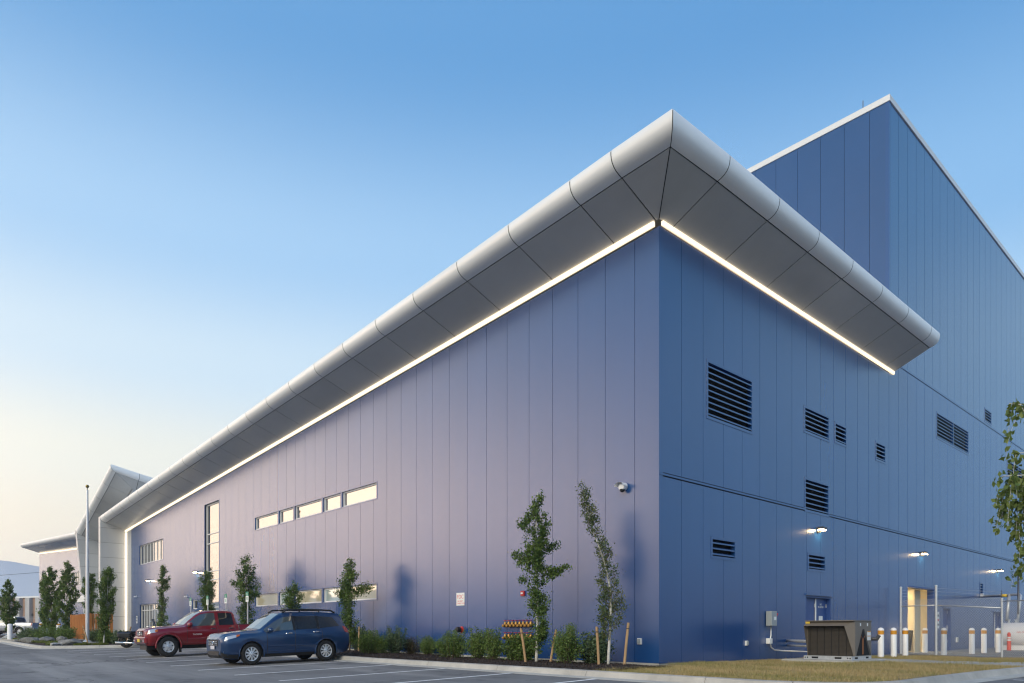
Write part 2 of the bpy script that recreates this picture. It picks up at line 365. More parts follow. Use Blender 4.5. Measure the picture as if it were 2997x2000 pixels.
structure(gb.build('asphalt_ground', M['asphalt'], smooth=True), 'grey asphalt car park and ground')

# kerb path: from far left, round the planted island, along the bed and round the lawn
KP = [(-95,-8.6),(-70,-8.8),(-52,-9.0),(-41,-9.2),(-33,-9.3),(-31.6,-9.2),(-30.9,-8.8),(-30.3,-8.1),(-29.5,-7.1),(-28.9,-6.2),(-28.6,-5.2),(-28.5,-4.3),(-28.1,-3.6),(-27.4,-3.35),(-26,-3.3),
      (-17.0,-3.3),(-15.8,-3.4),(-14.9,-3.7),(-14.0,-3.85),(5.0,-3.88)]
for a in range(10, 91, 10):
    KP.append((5.0+1.75*math.sin(R(a)), -2.13-1.75*math.cos(R(a))))
KP += [(6.76,-0.5),(6.80,1.0),(6.90,3.0),(7.08,5.2),(7.4,9.0),(7.9,14.0),(8.6,22.0)]
def kerb_z(x, y): return gz(x, min(y, -4.35)) + 0.145
def resample(P, step):
    out = [Vector(P[0])]
    for a, b in zip(P[:-1], P[1:]):
        a, b = Vector(a), Vector(b); n = max(1, int((b-a).length/step))
        for k in range(1, n+1): out.append(a+(b-a)*k/n)
    return out
kp = resample(KP, 1.0)
def nrm(i):
    t = (kp[min(i+1, len(kp)-1)]-kp[max(i-1, 0)]).normalized(); return Vector((t.y, -t.x))
KPROF = [(-0.01, -0.12), (0.0, -0.012), (0.015, 0.0), (0.115, -0.003), (0.150, -0.016), (0.185, -0.10), (0.21, -0.128), (0.52, -0.140), (0.53, -0.30)]
kerb = bpy.data.objects.new('kerb', None); link(kerb); structure(kerb, 'pale concrete kerb and gutter edging the beds')
i = 0
while i < len(kp)-1:
    j = min(i+3, len(kp)-1)
    b = MB(); n = len(KPROF)
    for k in range(i, j+1):
        q = nrm(k); p = kp[k]; z = kerb_z(p.x, p.y)
        t = Vector((-q.y, q.x)); sh = 0.006 if k == i else (-0.006 if k == j else 0)
        for o_, dz in KPROF: b.v.append((p.x+q.x*o_+t.x*sh, p.y+q.y*o_+t.y*sh, z+dz))
    for k in range(j-i):
        for c in range(n-1):
            b.f.append((k*n+c, (k+1)*n+c, (k+1)*n+c+1, k*n+c+1)); b.m.append(1 if c >= 6 else 0)
    b.f.append(tuple(range(n))); b.f.append(tuple((j-i)*n+c for c in range(n-1, -1, -1))); b.m += [0, 0]
    b.build('kerb_segment', [M['concrete_kerb'], M['gutter']], kerb, smooth=40)
    i = j
# planting bed / island soil: from the kerb to the building
def kerb_y(x):
    P = [p for p in kp if p.x <= 5.0]
    for a, b in zip(P[:-1], P[1:]):
        if a.x <= x <= b.x: return a.y+(b.y-a.y)*(x-a.x)/max(1e-6, b.x-a.x)
    return P[0].y if x < P[0].x else P[-1].y
def bed_z(x, y):
    k = kerb_y(x); t = min(1, max(0, (y-k)/max(.1, -k)))
    return kerb_z(x, k) - 0.03 + 0.05*math.sin(t*PI*.9) - 0.075*t**2 + 0.012*math.sin(x*2.3+y*3.1) + 0.008*math.sin(x*5.7-y*4.3)
xs = sorted(set([-95+3.0*k for k in range(22)] + [-31.8+0.35*k for k in range(95)]+[1.1])); xs = [x for x in xs if x <= 1.11]
b = MB(); ny = 14
for x in xs:
    k = kerb_y(x)+.004
    for j in range(ny+1):
        y = k+(0.10-k)*j/ny; b.v.append((x, y, bed_z(x, y)))
for i in range(len(xs)-1):
    for j in range(ny):
        b.f.append((i*(ny+1)+j, (i+1)*(ny+1)+j, (i+1)*(ny+1)+j+1, i*(ny+1)+j+1)); b.m.append(0)
structure(b.build('planting_bed', M['mulch'], smooth=True), 'dark bark mulch bed between kerb and blue wall')
# loose bark chips on the near part of the bed
def leaf_field(name, V, F, tone, material, parent=None, origin=None):
    me = bpy.data.meshes.new(name); me.vertices.add(len(V)); me.vertices.foreach_set('co', np.asarray(V, dtype=np.float32).ravel())
    k = F.shape[1]; nf = len(F)
    me.loops.add(nf*k); me.loops.foreach_set('vertex_index', F.astype(np.int32).ravel())
    me.polygons.add(nf); me.polygons.foreach_set('loop_start', (np.arange(nf)*k).astype(np.int32))
    try: me.polygons.foreach_set('loop_total', np.full(nf, k, dtype=np.int32))
    except Exception: pass
    at = me.attributes.new('tone', 'FLOAT', 'FACE'); at.data.foreach_set('value', np.asarray(tone, dtype=np.float32))
    me.materials.append(material); me.update(calc_edges=True); me.validate()
    o = bpy.data.objects.new(name, me); link(o, parent)
    return o
rng = np.random.default_rng(7)
def quads(C, size, nrmdir=None, aspect=1.0, tilt=1.0, seed=0, droop=None):
    """one small bent leaf (two triangles) per centre"""
    r = np.random.default_rng(seed); n = len(C)
    if np.isscalar(size): size = np.full(n, size)
    d = r.normal(size=(n, 3)); 
    if droop is not None: d = d*0.6+np.asarray(droop)
    d /= np.linalg.norm(d, axis=1)[:, None]+1e-9
    u = r.normal(size=(n, 3)); 
    if nrmdir is not None: u = u*tilt+np.asarray(nrmdir)
    s = np.cross(d, u); s /= np.linalg.norm(s, axis=1)[:, None]+1e-9
    up = np.cross(s, d)
    L_ = size[:, None]
    p0 = C-d*L_*.5; p2 = C+d*L_*.5
    p1 = C+s*L_*.36*aspect+up*L_*.12; p3 = C-s*L_*.36*aspect+up*L_*.12
    V = np.stack([p0, p1, p2, p3], 1).reshape(-1, 3)
    F = np.arange(n*4).reshape(n, 4)
    return V, F
n = 9000
cx_ = rng.uniform(-14, 1.0, n); ky = np.array([kerb_y(x) for x in cx_]); cy_ = ky+.03+(0-ky)*rng.uniform(0, .98, n)
C_ = np.stack([cx_, cy_, [bed_z(x, y)+.008 for x, y in zip(cx_, cy_)]], 1)
V, F = quads(C_, rng.uniform(.02, .06, n), nrmdir=(0, 0, 1.5), aspect=.6, tilt=.8, seed=3)
tag(leaf_field('bark_chips', V, F, rng.uniform(0, 1, n)**2, M['mulch_chip']), 'loose bark chips scattered over the planting bed', None, kind='stuff')
# lawn at the corner
def lawn_in(x, y):
    if x < 0.02 and y > -0.02: return False
    if x < 0.80+0.10*math.sin(y*2.1) and y < 0.3: return False
    return True
def lawn_edge(y):   # inner side of the right kerb
    P = [p for p in kp if p.x > 4.9]
    best = 4.9
    for a, b in zip(P[:-1], P[1:]):
        if a.y <= y <= b.y: best = max(best, a.x+(b.x-a.x)*(y-a.y)/max(1e-6, b.y-a.y))
    return best
def lawn_z(x, y):
    base = 0.035 - 0.0075*max(0, y) if y > 0 else 0.035+.0*y
    e = lawn_edge(max(y, -3.85)) if y > -3.8 else 5.0
    t = min(1, max(0, x/6.5))
    return base - 0.045*(1-t) + .012*math.sin(1.3*x+.8*y) - 0.004
b = MB(); ys = [-3.875+.0+0.22*k for k in range(0, 86)]
ncol = 22; rows = []
for y in ys:
    x0 = 0.75 if y < 0 else -0.03
    if y < 0: x0 = 0.75 if y < -.25 else 0.05
    x1 = (5.0+math.sqrt(max(0, 1.75**2-(y+2.13)**2))) if y < -2.13 else lawn_edge(y)
    rows.append([(x0+(x1-x0)*k/ncol, y) for k in range(ncol+1)])
for r_ in rows:
    for x, y in r_: b.v.append((x, y, lawn_z(x, y)))
for j in range(len(rows)-1):
    for k in range(ncol):
        a = j*(ncol+1)+k; b.f.append((a, a+1, a+ncol+2, a+ncol+1)); b.m.append(0)
structure(b.build('lawn', M['soil_grass'], smooth=True), 'dry yellowish lawn at the building corner')
# grass blades
n = 120000
x = rng.uniform(0.0, 7.6, n); y = -3.85+18.3*rng.uniform(0, 1, n)**1.35
keep = np.array([lawn_in(a, c) and (a < ((5.0+math.sqrt(max(0, 1.75**2-(c+2.13)**2))) if c < -2.13 else lawn_edge(c))-.02) for a, c in zip(x, y)])
keep &= ~((x > 2.6) & (y > 5.72+(7.02-x)*.4475) & (y < 7.78+(7.2-x)*.16)) & ~((x > 0.7) & (x < 3.05) & (y > 5.1) & (y < 7.95)) & (y < 14.6)
x, y = x[keep], y[keep]; n = len(x); z = np.array([lawn_z(a, c) for a, c in zip(x, y)])
h = rng.uniform(.025, .085, n)*(1+.45*np.sin(x*2.1)*np.sin(y*1.7)+.25*np.sin(x*5.3+1)*np.sin(y*4.7)); ang = rng.uniform(0, 2*PI, n); lean = rng.uniform(.2, 1.1, n)
dx, dy = np.cos(ang), np.sin(ang); wv = .0045
P0 = np.stack([x-dy*wv, y+dx*wv, z-.004], 1); P1 = np.stack([x+dy*wv, y-dx*wv, z-.004], 1); P2 = np.stack([x+dx*h*lean, y+dy*h*lean, z+h], 1)
patch = .5+.5*np.sin(x*1.1+1.7*np.sin(y*.9))*np.sin(y*1.3+x*.4)
tone = np.clip(patch*.75+.3*np.sin(x*4.3+y*.7)*np.sin(y*3.9-x)+rng.normal(0, .25, n), 0, 1)
tag(leaf_field('grass', np.stack([P0, P1, P2], 1).reshape(-1, 3), np.arange(n*3).reshape(n, 3), tone, M['grass_blade']), 'short dry grass of the corner lawn', None, kind='stuff')
# concrete walk crossing the lawn, and the pavement in front of the parked truck
b = MB(); W = [(2.62, 7.72), (7.02, 5.75), (7.2, 7.75), (2.55, 8.50)]
nsl = 4
walk = bpy.data.objects.new('concrete_walk', None); link(walk); structure(walk, 'pale concrete walk crossing the lawn')
for k in range(nsl):
    t0, t1 = k/nsl+.002, (k+1)/nsl-.002
    f = lambda a, c, t: (a[0]+(c[0]-a[0])*t, a[1]+(c[1]-a[1])*t)
    poly = [f(W[0], W[1], t0), f(W[0], W[1], t1), f(W[3], W[2], t1), f(W[3], W[2], t0)]
    MB().prism(poly, -.16, lawn_z(poly[0][0], 7.0)+.05).build('slab', M['concrete'], walk)
walk2 = bpy.data.objects.new('pavement', None); link(walk2); structure(walk2, 'concrete pavement behind the parked pickup')
for k in range(8):
    xa = -28.0+k*1.5; z = bed_z(xa, -2.7)+.03
    MB().box(xa+.005, xa+1.495, -3.29, -2.0, z-.1, z+.02).build('slab', M['concrete'], walk2)
walk3 = bpy.data.objects.new('entrance_pavement', None); link(walk3); structure(walk3, 'concrete pavement round the flagpole and entrance')
for k in range(12):
    xa = -68.0+k*3.0; z = bed_z(xa+1.5, -3.4)+.05
    MB().box(xa+.005, xa+2.995, -5.4 if xa < -38 else -4.9, -1.2, z-.15, z+.02).build('slab', M['concrete'], walk3)
MB().box(-60, -46, -8.8, -6.6, bed_z(-52, -7.5)-.1, bed_z(-50, -7.5)+.05).build('slab', M['concrete'], walk3)
# paved yard behind the chain-link fence
b = MB().prism([(0.0, 16.6), (1.9, 15.75), (5.2, 14.55), (9.0, 13.2), (12, 13.0), (12, 60), (0.0, 60)], -.4, -.088)
structure(b.build('yard_paving', M['asphalt']), 'dark asphalt yard behind the chain-link fence')
# painted bay lines: sheets 4 mm above the asphalt
def line(pts, w, name='parking_line'):
    b = MB(); n = 10
    (x0, y0), (x1, y1) = pts; d = Vector((x1-x0, y1-y0)).normalized(); q = Vector((-d.y, d.x))*w/2
    for k in range(n+1):
        x, y = x0+(x1-x0)*k/n, y0+(y1-y0)*k/n
        for s_ in (-1, 1): b.v.append((x+q.x*s_, y+q.y*s_, gz(x+q.x*s_, y+q.y*s_)+.005))
    for k in range(n): b.f.append((2*k, 2*k+1, 2*k+3, 2*k+2)); b.m.append(0)
    return structure(b.build(name, M['line_white']), 'white painted bay line on the asphalt')
for x in (-1.07+2.66, -1.07, -3.72, -6.37, -9.05, -11.58, -14.14, -16.68, -19.22, -21.80, -24.40, -26.9):
    line([(x-.02, -8.97), (x, -4.36 if x > -14.5 else -3.84)], .125)
line([(7.55, 1.9), (14.0, 1.2)], .10); line([(7.9, 4.7), (14.0, 4.1)], .10); line([(7.3, -0.9), (14.0, -1.6)], .10)
# mountains all round the horizon
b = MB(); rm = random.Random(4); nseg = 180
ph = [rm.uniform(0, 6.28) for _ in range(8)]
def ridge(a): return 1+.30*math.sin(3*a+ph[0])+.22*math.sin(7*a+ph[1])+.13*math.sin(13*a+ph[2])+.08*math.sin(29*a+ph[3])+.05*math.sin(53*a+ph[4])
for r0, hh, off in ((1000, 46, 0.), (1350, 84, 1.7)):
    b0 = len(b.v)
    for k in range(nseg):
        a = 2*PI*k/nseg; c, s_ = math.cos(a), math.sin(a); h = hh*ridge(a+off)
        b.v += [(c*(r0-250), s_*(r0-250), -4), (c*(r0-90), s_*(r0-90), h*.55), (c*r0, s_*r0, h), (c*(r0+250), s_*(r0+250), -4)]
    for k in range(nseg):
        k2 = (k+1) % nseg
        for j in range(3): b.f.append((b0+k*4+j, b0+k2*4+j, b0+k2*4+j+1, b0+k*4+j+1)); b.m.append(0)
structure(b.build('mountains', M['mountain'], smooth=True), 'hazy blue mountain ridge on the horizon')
# ================================================================== BUILDING
hall = thing('industrial_building', 'large blue metal-clad building with sweeping grey canopy and a taller block behind', 'building')
WL, WR = 1.067, 1.0847
LEFT = lambda s, d, z: (s, d, z)        # front wall, plane y = 0, facing -y
RIGHT = lambda s, d, z: (-d, s, z)      # side wall, plane x = 0, facing +x
def mapper_front(y0): return lambda s, d, z: (s, y0+d, z)
def slab(b, mp, s0, s1, d0, d1, zb, zt, mi=0):
    """prism over s0..s1 with bottom zb and top zt (numbers or functions of s)"""
    fb = zb if callable(zb) else (lambda s: zb); ft = zt if callable(zt) else (lambda s: zt)
    P = [mp(s0, d0, fb(s0)), mp(s1, d0, fb(s1)), mp(s1, d1, fb(s1)), mp(s0, d1, fb(s0)), mp(s0, d0, ft(s0)), mp(s1, d0, ft(s1)), mp(s1, d1, ft(s1)), mp(s0, d1, ft(s0))]
    return b.hexa(P, mi)
def pieces(s0, s1, zb, zt, openings):
    """rectangles of a wall strip that remain beside its openings"""
    cuts = sorted({s0, s1} | {v for o in openings for v in o[:2] if s0 < v < s1}); out = []
    for a, c in zip(cuts[:-1], cuts[1:]):
        m = (a+c)/2; tm = zt(m) if callable(zt) else zt; bands = sorted([(max(o[2], zb), o[3]) for o in openings if o[0] <= m <= o[1] and o[3] > zb+1e-4 and o[2] < tm-1e-4]); lo = zb
        for z0, z1 in bands:
            if z0 > lo+1e-4: out.append((a, c, lo, z0))
            lo = max(lo, z1)
        if (lo if not callable(lo) else 0) < (zt(m) if callable(zt) else zt)-1e-3: out.append((a, c, lo, zt))
    return out
def clad(mp, bounds, zb, zt, openings, material, parent, flip=1, name='wall_panel', gap=.014, thick=.05):
    for s0, s1 in zip(bounds[:-1], bounds[1:]):
        Q = pieces(s0, s1, zb, zt, openings); groups = []
        for q in Q:       # pieces that touch make one panel, an opening across it leaves two
            zt_ = lambda w: (w[3]((w[0]+w[1])/2) if callable(w[3]) else w[3])
            hit = [g for g in groups if any((abs(q[0]-w[1]) < 1e-6 or abs(q[1]-w[0]) < 1e-6) and q[2] < zt_(w)-1e-4 and w[2] < zt_(q)-1e-4 for w in g)]
            ng = [q]
            for g in hit: ng += g; groups.remove(g)
            groups.append(ng)
        for g in groups:
            b = MB()
            for a, c, z0, z1 in g:
                aa = a+gap/2 if abs(a-s0) < 1e-6 else a; cc = c-gap/2 if abs(c-s1) < 1e-6 else c
                slab(b, mp, aa, cc, 0.0, thick, z0, z1)
            b.build(name, material, parent)
def backing(mp, s0, s1, zb, zt, openings, parent, name='wall_backing', d0=.045, d1=.22, material=None):
    b = MB()
    for a, c, z0, z1 in pieces(s0, s1, zb, zt, openings): slab(b, mp, a, c, d0, d1, z0, z1)
    return b.build(name, material or M['joint_dark'], parent)
# ---- canopy geometry
def zi(x): return 12.0+0.0492*min(x, 0.0)          # soffit height at the front wall
PL = [(-1.45, .53), (-1.58, .568), (-1.69, .612), (-1.775, .672), (-1.84, .75), (-1.878, .84), (-1.893, .93), (-1.895, 1.02), (-1.875, 1.055), (-1.80, 1.07), (-1.2, 1.10)]
PR = [(1.39, .62), (1.51, .655), (1.60, .70), (1.675, .76), (1.725, .835), (1.755, .92), (1.768, 1.01), (1.77, 1.11), (1.75, 1.145), (1.68, 1.16), (1.1, 1.19)]
corner_sec = [(PR[k][0], PL[k][0], 12.0+.5*(PL[k][1]+PR[k][1])) for k in range(len(PL))]
def secL(x, f=zi, y0=0.0): return [(x, y0+p[0], f(x)+p[1]) for p in PL]
def secR(y): return [(p[0], y, 12.0+p[1]) for p in PR]
def shrink(a, b_, g):
    """move two sections towards each other by g metres"""
    A, B = [], []
    for p, q in zip(a, b_):
        p, q = Vector(p), Vector(q); d = (q-p); d = d.normalized()*g if d.length > 3*g else d*.1
        A.append(p+d); B.append(q-d)
    return A, B
def fascia_piece(a, b_, parent, inset=0.0):
    A, B = shrink(a, b_, .013); n = len(A); b = MB()
    A[0] = A[0]+(A[1]-A[0]).normalized()*.022; B[0] = B[0]+(B[1]-B[0]).normalized()*.022
    b.v = [tuple(p) for p in A+B]
    for k in range(n-1): b.f.append((k, k+1, n+k+1, n+k)); b.m.append(0)
    return b.build('fascia_panel', M['fascia_grey'], parent, smooth=True)
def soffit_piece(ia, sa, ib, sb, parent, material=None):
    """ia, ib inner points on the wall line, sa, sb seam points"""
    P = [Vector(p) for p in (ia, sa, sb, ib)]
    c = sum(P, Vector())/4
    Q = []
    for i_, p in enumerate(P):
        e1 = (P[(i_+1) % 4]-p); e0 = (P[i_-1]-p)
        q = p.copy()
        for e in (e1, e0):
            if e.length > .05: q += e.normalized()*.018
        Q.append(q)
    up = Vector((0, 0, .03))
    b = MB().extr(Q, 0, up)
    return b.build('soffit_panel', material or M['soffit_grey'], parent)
def core_strip(secs, inner, parent):
    """black sheet just above the canopy panels so that the joints read dark"""
    b = MB(); n = len(secs[0])+1; up = Vector((0, 0, .022))
    for s_, q in zip(secs, inner):
        q = Vector(q); pts = [q+up]
        m = Vector((s_[-1][0], s_[-1][1], s_[0][2]+.2))
        for p in s_:
            p = Vector(p); d = (m-p); pts.append(p+d.normalized()*.03)
        b.v += [tuple(p) for p in pts]
    for i_ in range(len(secs)-1):
        for k in range(n-1): b.f.append((i_*n+k, i_*n+k+1, (i_+1)*n+k+1, (i_+1)*n+k)); b.m.append(0)
    return b.build('canopy_core', M['joint_black'], parent)
XE = -54.7
jx = [-0.09, -1.51]
while jx[-1]-2.47 > XE+.8: jx.append(jx[-1]-2.47)
jx.append(XE)
sl = [corner_sec]+[secL(x) for x in jx]; il = [(0, 0, 12.0)]+[(x, 0, zi(x)) for x in jx]
for a in range(len(sl)-1):
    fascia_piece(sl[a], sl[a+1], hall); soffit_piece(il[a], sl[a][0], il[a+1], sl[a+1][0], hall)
core_strip(sl, il, hall)
jy = [0.61, 3.23, 5.72, 8.20, 10.72, 13.24, 15.77, 16.75]
sr = [corner_sec]+[secR(y) for y in jy]; ir = [(0, 0, 12.0)]+[(0, y, 12.0) for y in jy]
for a in range(len(sr)-1):
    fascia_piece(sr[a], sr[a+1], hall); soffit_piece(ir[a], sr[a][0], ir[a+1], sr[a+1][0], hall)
core_strip(sr, ir, hall)
# end cap of the side canopy, flat roof
e = [Vector(p) for p in secR(16.75)]
b = MB(); b.extr([(0.0, 16.752, 12.0)]+[tuple(p+Vector((0, .002, 0))) for p in e]+[(0.0, 16.752, 13.2)], 0, (0, .02, 0)); b.build('canopy_end_cap', M['fascia_grey'], hall)
b = MB(); b.add([(1.12, -1.22, 13.12), (1.12, 16.7, 13.19), (-54.7, 16.7, 10.41), (-54.7, -1.22, 10.40)], [(0, 1, 2, 3)]); b.build('roof', M['cap_white'], hall)
# ---- light strips
b = MB(); b.hexa([(XE+.02, -.055, zi(XE)-.135), (-.13, -.055, zi(-.13)-.135), (-.13, -.002, zi(-.13)-.135), (XE+.02, -.002, zi(XE)-.135), (XE+.02, -.075, zi(XE)-.005), (-.13, -.075, zi(-.13)-.005), (-.13, -.002, zi(-.13)-.005), (XE+.02, -.002, zi(XE)-.005)])
b.build('light_strip', M['led'], hall)
b = MB(); b.hexa([(.002, .10, 11.87), (.055, .10, 11.87), (.055, 16.70, 11.87), (.002, 16.70, 11.87), (.002, .10, 11.985), (.075, .10, 11.985), (.075, 16.70, 11.985), (.002, 16.70, 11.985)])
b.build('light_strip', M['led'], hall)
b = MB().box(XE+.03, -54.22, -.06, -.004, .32, zi(XE)-.2); b.build('light_strip', M['led'], hall)
# ---- openings, front wall
WIN_X = [(-27.24, -24.27), (-24.10, -22.39), (-22.24, -19.35), (-19.19, -17.53), (-17.37, -14.42)]
OPL = [(a, c, 6.48, 7.16) for a, c in WIN_X]+[(a, c, 2.22, 2.88) for a, c in WIN_X]
OPL += [(-35.38, -32.82, 0.35, 8.94), (-50.46, -44.22, 6.12, 7.65), (-50.3, -45.2, 0.32, 2.92), (-37.72, -36.71, 2.30, 2.91)]
top = lambda s: zi(s)-.19
bl = [-0.0, -0.815]
while bl[-1]-WL > -52.86: bl.append(bl[-1]-WL)
bl.append(-52.86); bl = bl[::-1]
ZB = lambda s: 0.03
def base_front(x): return 0.03+0.0075*max(0, -x-8)*.9
for k in range(len(bl)-1):
    clad(LEFT, bl[k:k+2], base_front(bl[k]) if bl[k] < -8 else .03, top, OPL, M['panel_blue'], hall)
backing(LEFT, -52.86, -0.01, 0.03, top, OPL, hall)
backing(LEFT, -55.3, -0.15, -0.25, lambda s: base_front(s)+.012, [], hall, name='plinth', d0=-.012 if False else .006, d1=.3, material=M['concrete'])
b = MB(); slab(b, LEFT, -54.2, -52.9, -.004, .2, .2, lambda s: zi(s)-.19); b.build('trim_panel', M['acm_grey'], hall)
# corner trim and base trim
b = MB(); b.box(-.16, .012, -.012, .0, .03, 11.8); b.box(.0, .012, .0, .16, .03, 11.83); b.build('corner_trim', M['trim_blue'], hall)
# ---- openings, side wall
def op(a, c, z0, z1): return (a, c, z0, z1)
LOUV = [(2.35, 4.89, 7.16, 8.79), (8.49, 10.41, 7.90, 8.76), (10.96, 11.93, 7.98, 8.68), (8.52, 10.39, 5.14, 6.25), (2.59, 3.88, 3.09, 3.64), (8.78, 10.10, 3.07, 3.62), (14.83, 15.81, 7.95, 8.65), (22.25, 27.22, 10.21, 11.40), (30.21, 31.48, 12.59, 13.28), (34.94, 40.0, 10.20, 11.13), (29.34, 29.86, 2.84, 3.49)]
DOORS = [(8.58, 10.59, -.2, 2.15), (18.37, 21.95, -.2, 2.91), (23.16, 24.36, -.2, 2.02), (31.85, 33.55, -.2, 1.95)]
OPR = LOUV+DOORS
br = [0.0, 1.045]
while br[-1]+WR < 49: br.append(br[-1]+WR)
Z1, Z2 = 5.10, 5.215
def base_side(y): return 0.02-0.0085*max(0, y)
for k in range(len(br)-1):
    s = br[k:k+2]; tall = s[0] > 16.0
    clad(RIGHT, s, base_side(s[0]), Z1, OPR, M['panel_blue'], hall, gap=.014 if s[0] < 10 else .02)
    clad(RIGHT, s, Z2, 12.40 if tall else 11.83, OPR, M['panel_blue'], hall, gap=.014 if s[0] < 10 else .02)
    if tall: clad(RIGHT, [max(s[0], 16.26), s[1]], 12.50, 23.40, OPR, M['panel_tower'], hall, gap=.022)
backing(RIGHT, .01, 49, -.05, Z2+.01, OPR, hall)
backing(RIGHT, .01, 16.3, Z2+.01, 11.84, OPR, hall)
backing(RIGHT, 16.3, 49, Z2+.01, 23.35, OPR, hall)
backing(RIGHT, -.0, 49, -.6, lambda s: base_side(s)+.01, DOORS[:0], hall, name='plinth', d0=.008, d1=.3, material=M['concrete'])
def hband(z0, z1, s0, s1, skip=[]):
    b = MB()
    for a, c, q0, q1 in pieces(s0, s1, z0, z1, skip): slab(b, RIGHT, a, c, -.022, .0, z0+.03, z1-.028)
    b.build('flashing', M['trim_blue'], hall)
hband(Z1, Z2, .02, 49, [(8.50, 10.41, 4.9, 5.5)]); hband(12.37, 12.53, 16.75, 49)
# tower front (facing the low roof) and white parapet cap
bt = [-0.0, -0.80]
while bt[-1] > -22: bt.append(bt[-1]-WL)
bt = bt[::-1]; MF = mapper_front(16.26)
clad(MF, bt, 11.5, 23.40, [], M['panel_tower'], hall)
backing(MF, bt[0], -.02, 11.4, 23.35, [], hall, d0=.045, d1=.3)
b = MB().box(-.15, .012, 16.248, 16.26, 13.0, 23.4).box(0, .012, 16.26, 16.42, 12.5, 23.4); b.build('corner_trim', M['trim_blue'], hall)
b = MB().box(bt[0], .045, 16.215, 16.45, 23.40, 23.66); b.box(-.4, .045, 16.45, 49, 23.40, 23.66); b.build('parapet_cap', M['cap_white'], hall)
b = MB().box(bt[0], -.35, 16.4, 49, 23.2, 23.45); b.build('tower_roof', M['cap_white'], hall)
MB().tube([(-1.2, 16.6, 23.4), (-1.2, 16.6, 24.25)], .018, 6).build('antenna', M['steel_dark'], hall)
# ---- louvres with slats
for (s0, s1, z0, z1) in LOUV:
    f = MB(); w = .055
    for (a, c, q0, q1) in ((s0-w, s1+w, z1, z1+w), (s0-w, s1+w, z0-w, z0), (s0-w, s0, z0, z1), (s1, s1+w, z0, z1)):
        slab(f, RIGHT, a, c, -.014, .0, q0, q1)
    for (a, c, q0, q1) in ((s0, s1, z1-.03, z1), (s0, s1, z0, z0+.03), (s0, s0+.03, z0+.03, z1-.03), (s1-.03, s1, z0+.03, z1-.03)):
        slab(f, RIGHT, a, c, -.012, .14, q0, q1)
    if s1-s0 > 3: slab(f, RIGHT, (s0+s1)/2-.03, (s0+s1)/2+.03, -.010, .14, z0+.03, z1-.03)
    lv = f.build('louver', M['trim_blue'], hall)
    bk = MB(); slab(bk, RIGHT, s0+.01, s1-.01, .17, .2, z0+.01, z1-.01); bk.build('louver_back', M['louver_dark'], lv)
    n = max(3, round((z1-z0)/.175)); halves = [(s0+.03, s1-.03)] if s1-s0 < 3 else [(s0+.03, (s0+s1)/2-.03), ((s0+s1)/2+.03, s1-.03)]
    for k in range(n):
        zc = z0+.03+(z1-z0-.06)*(k+.5)/n
        for a, c in halves:
            b = MB(); P = lambda s_, d, z: RIGHT(s_, d, z)
            b.hexa([P(a, -.004, zc-.045), P(c, -.004, zc-.045), P(c, .12, zc+.035), P(a, .12, zc+.035), P(a, -.004, zc-.004), P(c, -.004, zc-.004), P(c, .12, zc+.047), P(a, .12, zc+.047)])
            b.build('slat', M['trim_blue'], lv)
# ---- windows of the front wall
def window(mp, s0, s1, z0, z1, parent, cols=1, rows=None, material=None, fr=.06, rec=.06, mats=None):
    f = MB()
    for (a, c, q0, q1) in ((s0, s1, z1-fr, z1), (s0, s1, z0, z0+fr), (s0, s0+fr, z0+fr, z1-fr), (s1-fr, s1, z0+fr, z1-fr)):
        slab(f, mp, a, c, rec, rec+.10, q0, q1)
    zs = [z0+fr]+(rows or [])+[z1-fr]; ss = [s0+fr+(s1-s0-2*fr)*k/cols for k in range(cols+1)]
    for z in (rows or []): slab(f, mp, s0+fr, s1-fr, rec+.005, rec+.095, z-.025, z+.025)
    for s in ss[1:-1]: slab(f, mp, s-.025, s+.025, rec+.003, rec+.097, z0+fr, z1-fr)
    w = f.build('window', M['frame_white'], parent)
    i_ = 0
    for r_ in range(len(zs)-1):
        for c_ in range(cols):
            b = MB(); slab(b, mp, ss[c_]-.01, ss[c_+1]+.01, rec+.05, rec+.06, zs[r_]-.01, zs[r_+1]+.01)
            b.build('pane', (mats[i_] if mats else (material or M['glass_mirror'])), w); i_ += 1
    # blue reveal trim
    t = MB()
    for (a, c, q0, q1) in ((s0-.05, s1+.05, z1, z1+.05), (s0-.05, s1+.05, z0-.05, z0), (s0-.05, s0, z0, z1), (s1, s1+.05, z0, z1)): slab(t, mp, a, c, -.012, 0.0, q0, q1)
    t.build('window_trim', M['trim_blue'], w)
    return w
for a, c in WIN_X: window(LEFT, a, c, 6.48, 7.16, hall)
for k, (a, c) in enumerate(WIN_X): window(LEFT, a, c, 2.22, 2.88, hall, material=M['glass_lit'] if k in (0, 2, 4) else M['glass_pale'])
window(LEFT, -35.38, -32.82, .35, 8.94, hall, rows=[2.0, 2.35, 4.1, 4.65, 6.42, 7.03], rec=.12, fr=.09)
window(LEFT, -50.46, -44.22, 6.12, 7.65, hall, cols=7, rec=.08)
window(LEFT, -50.3, -45.2, .32, 2.92, hall, cols=7, rows=[2.45], rec=.10)
window(LEFT, -37.72, -36.71, 2.30, 2.91, hall)
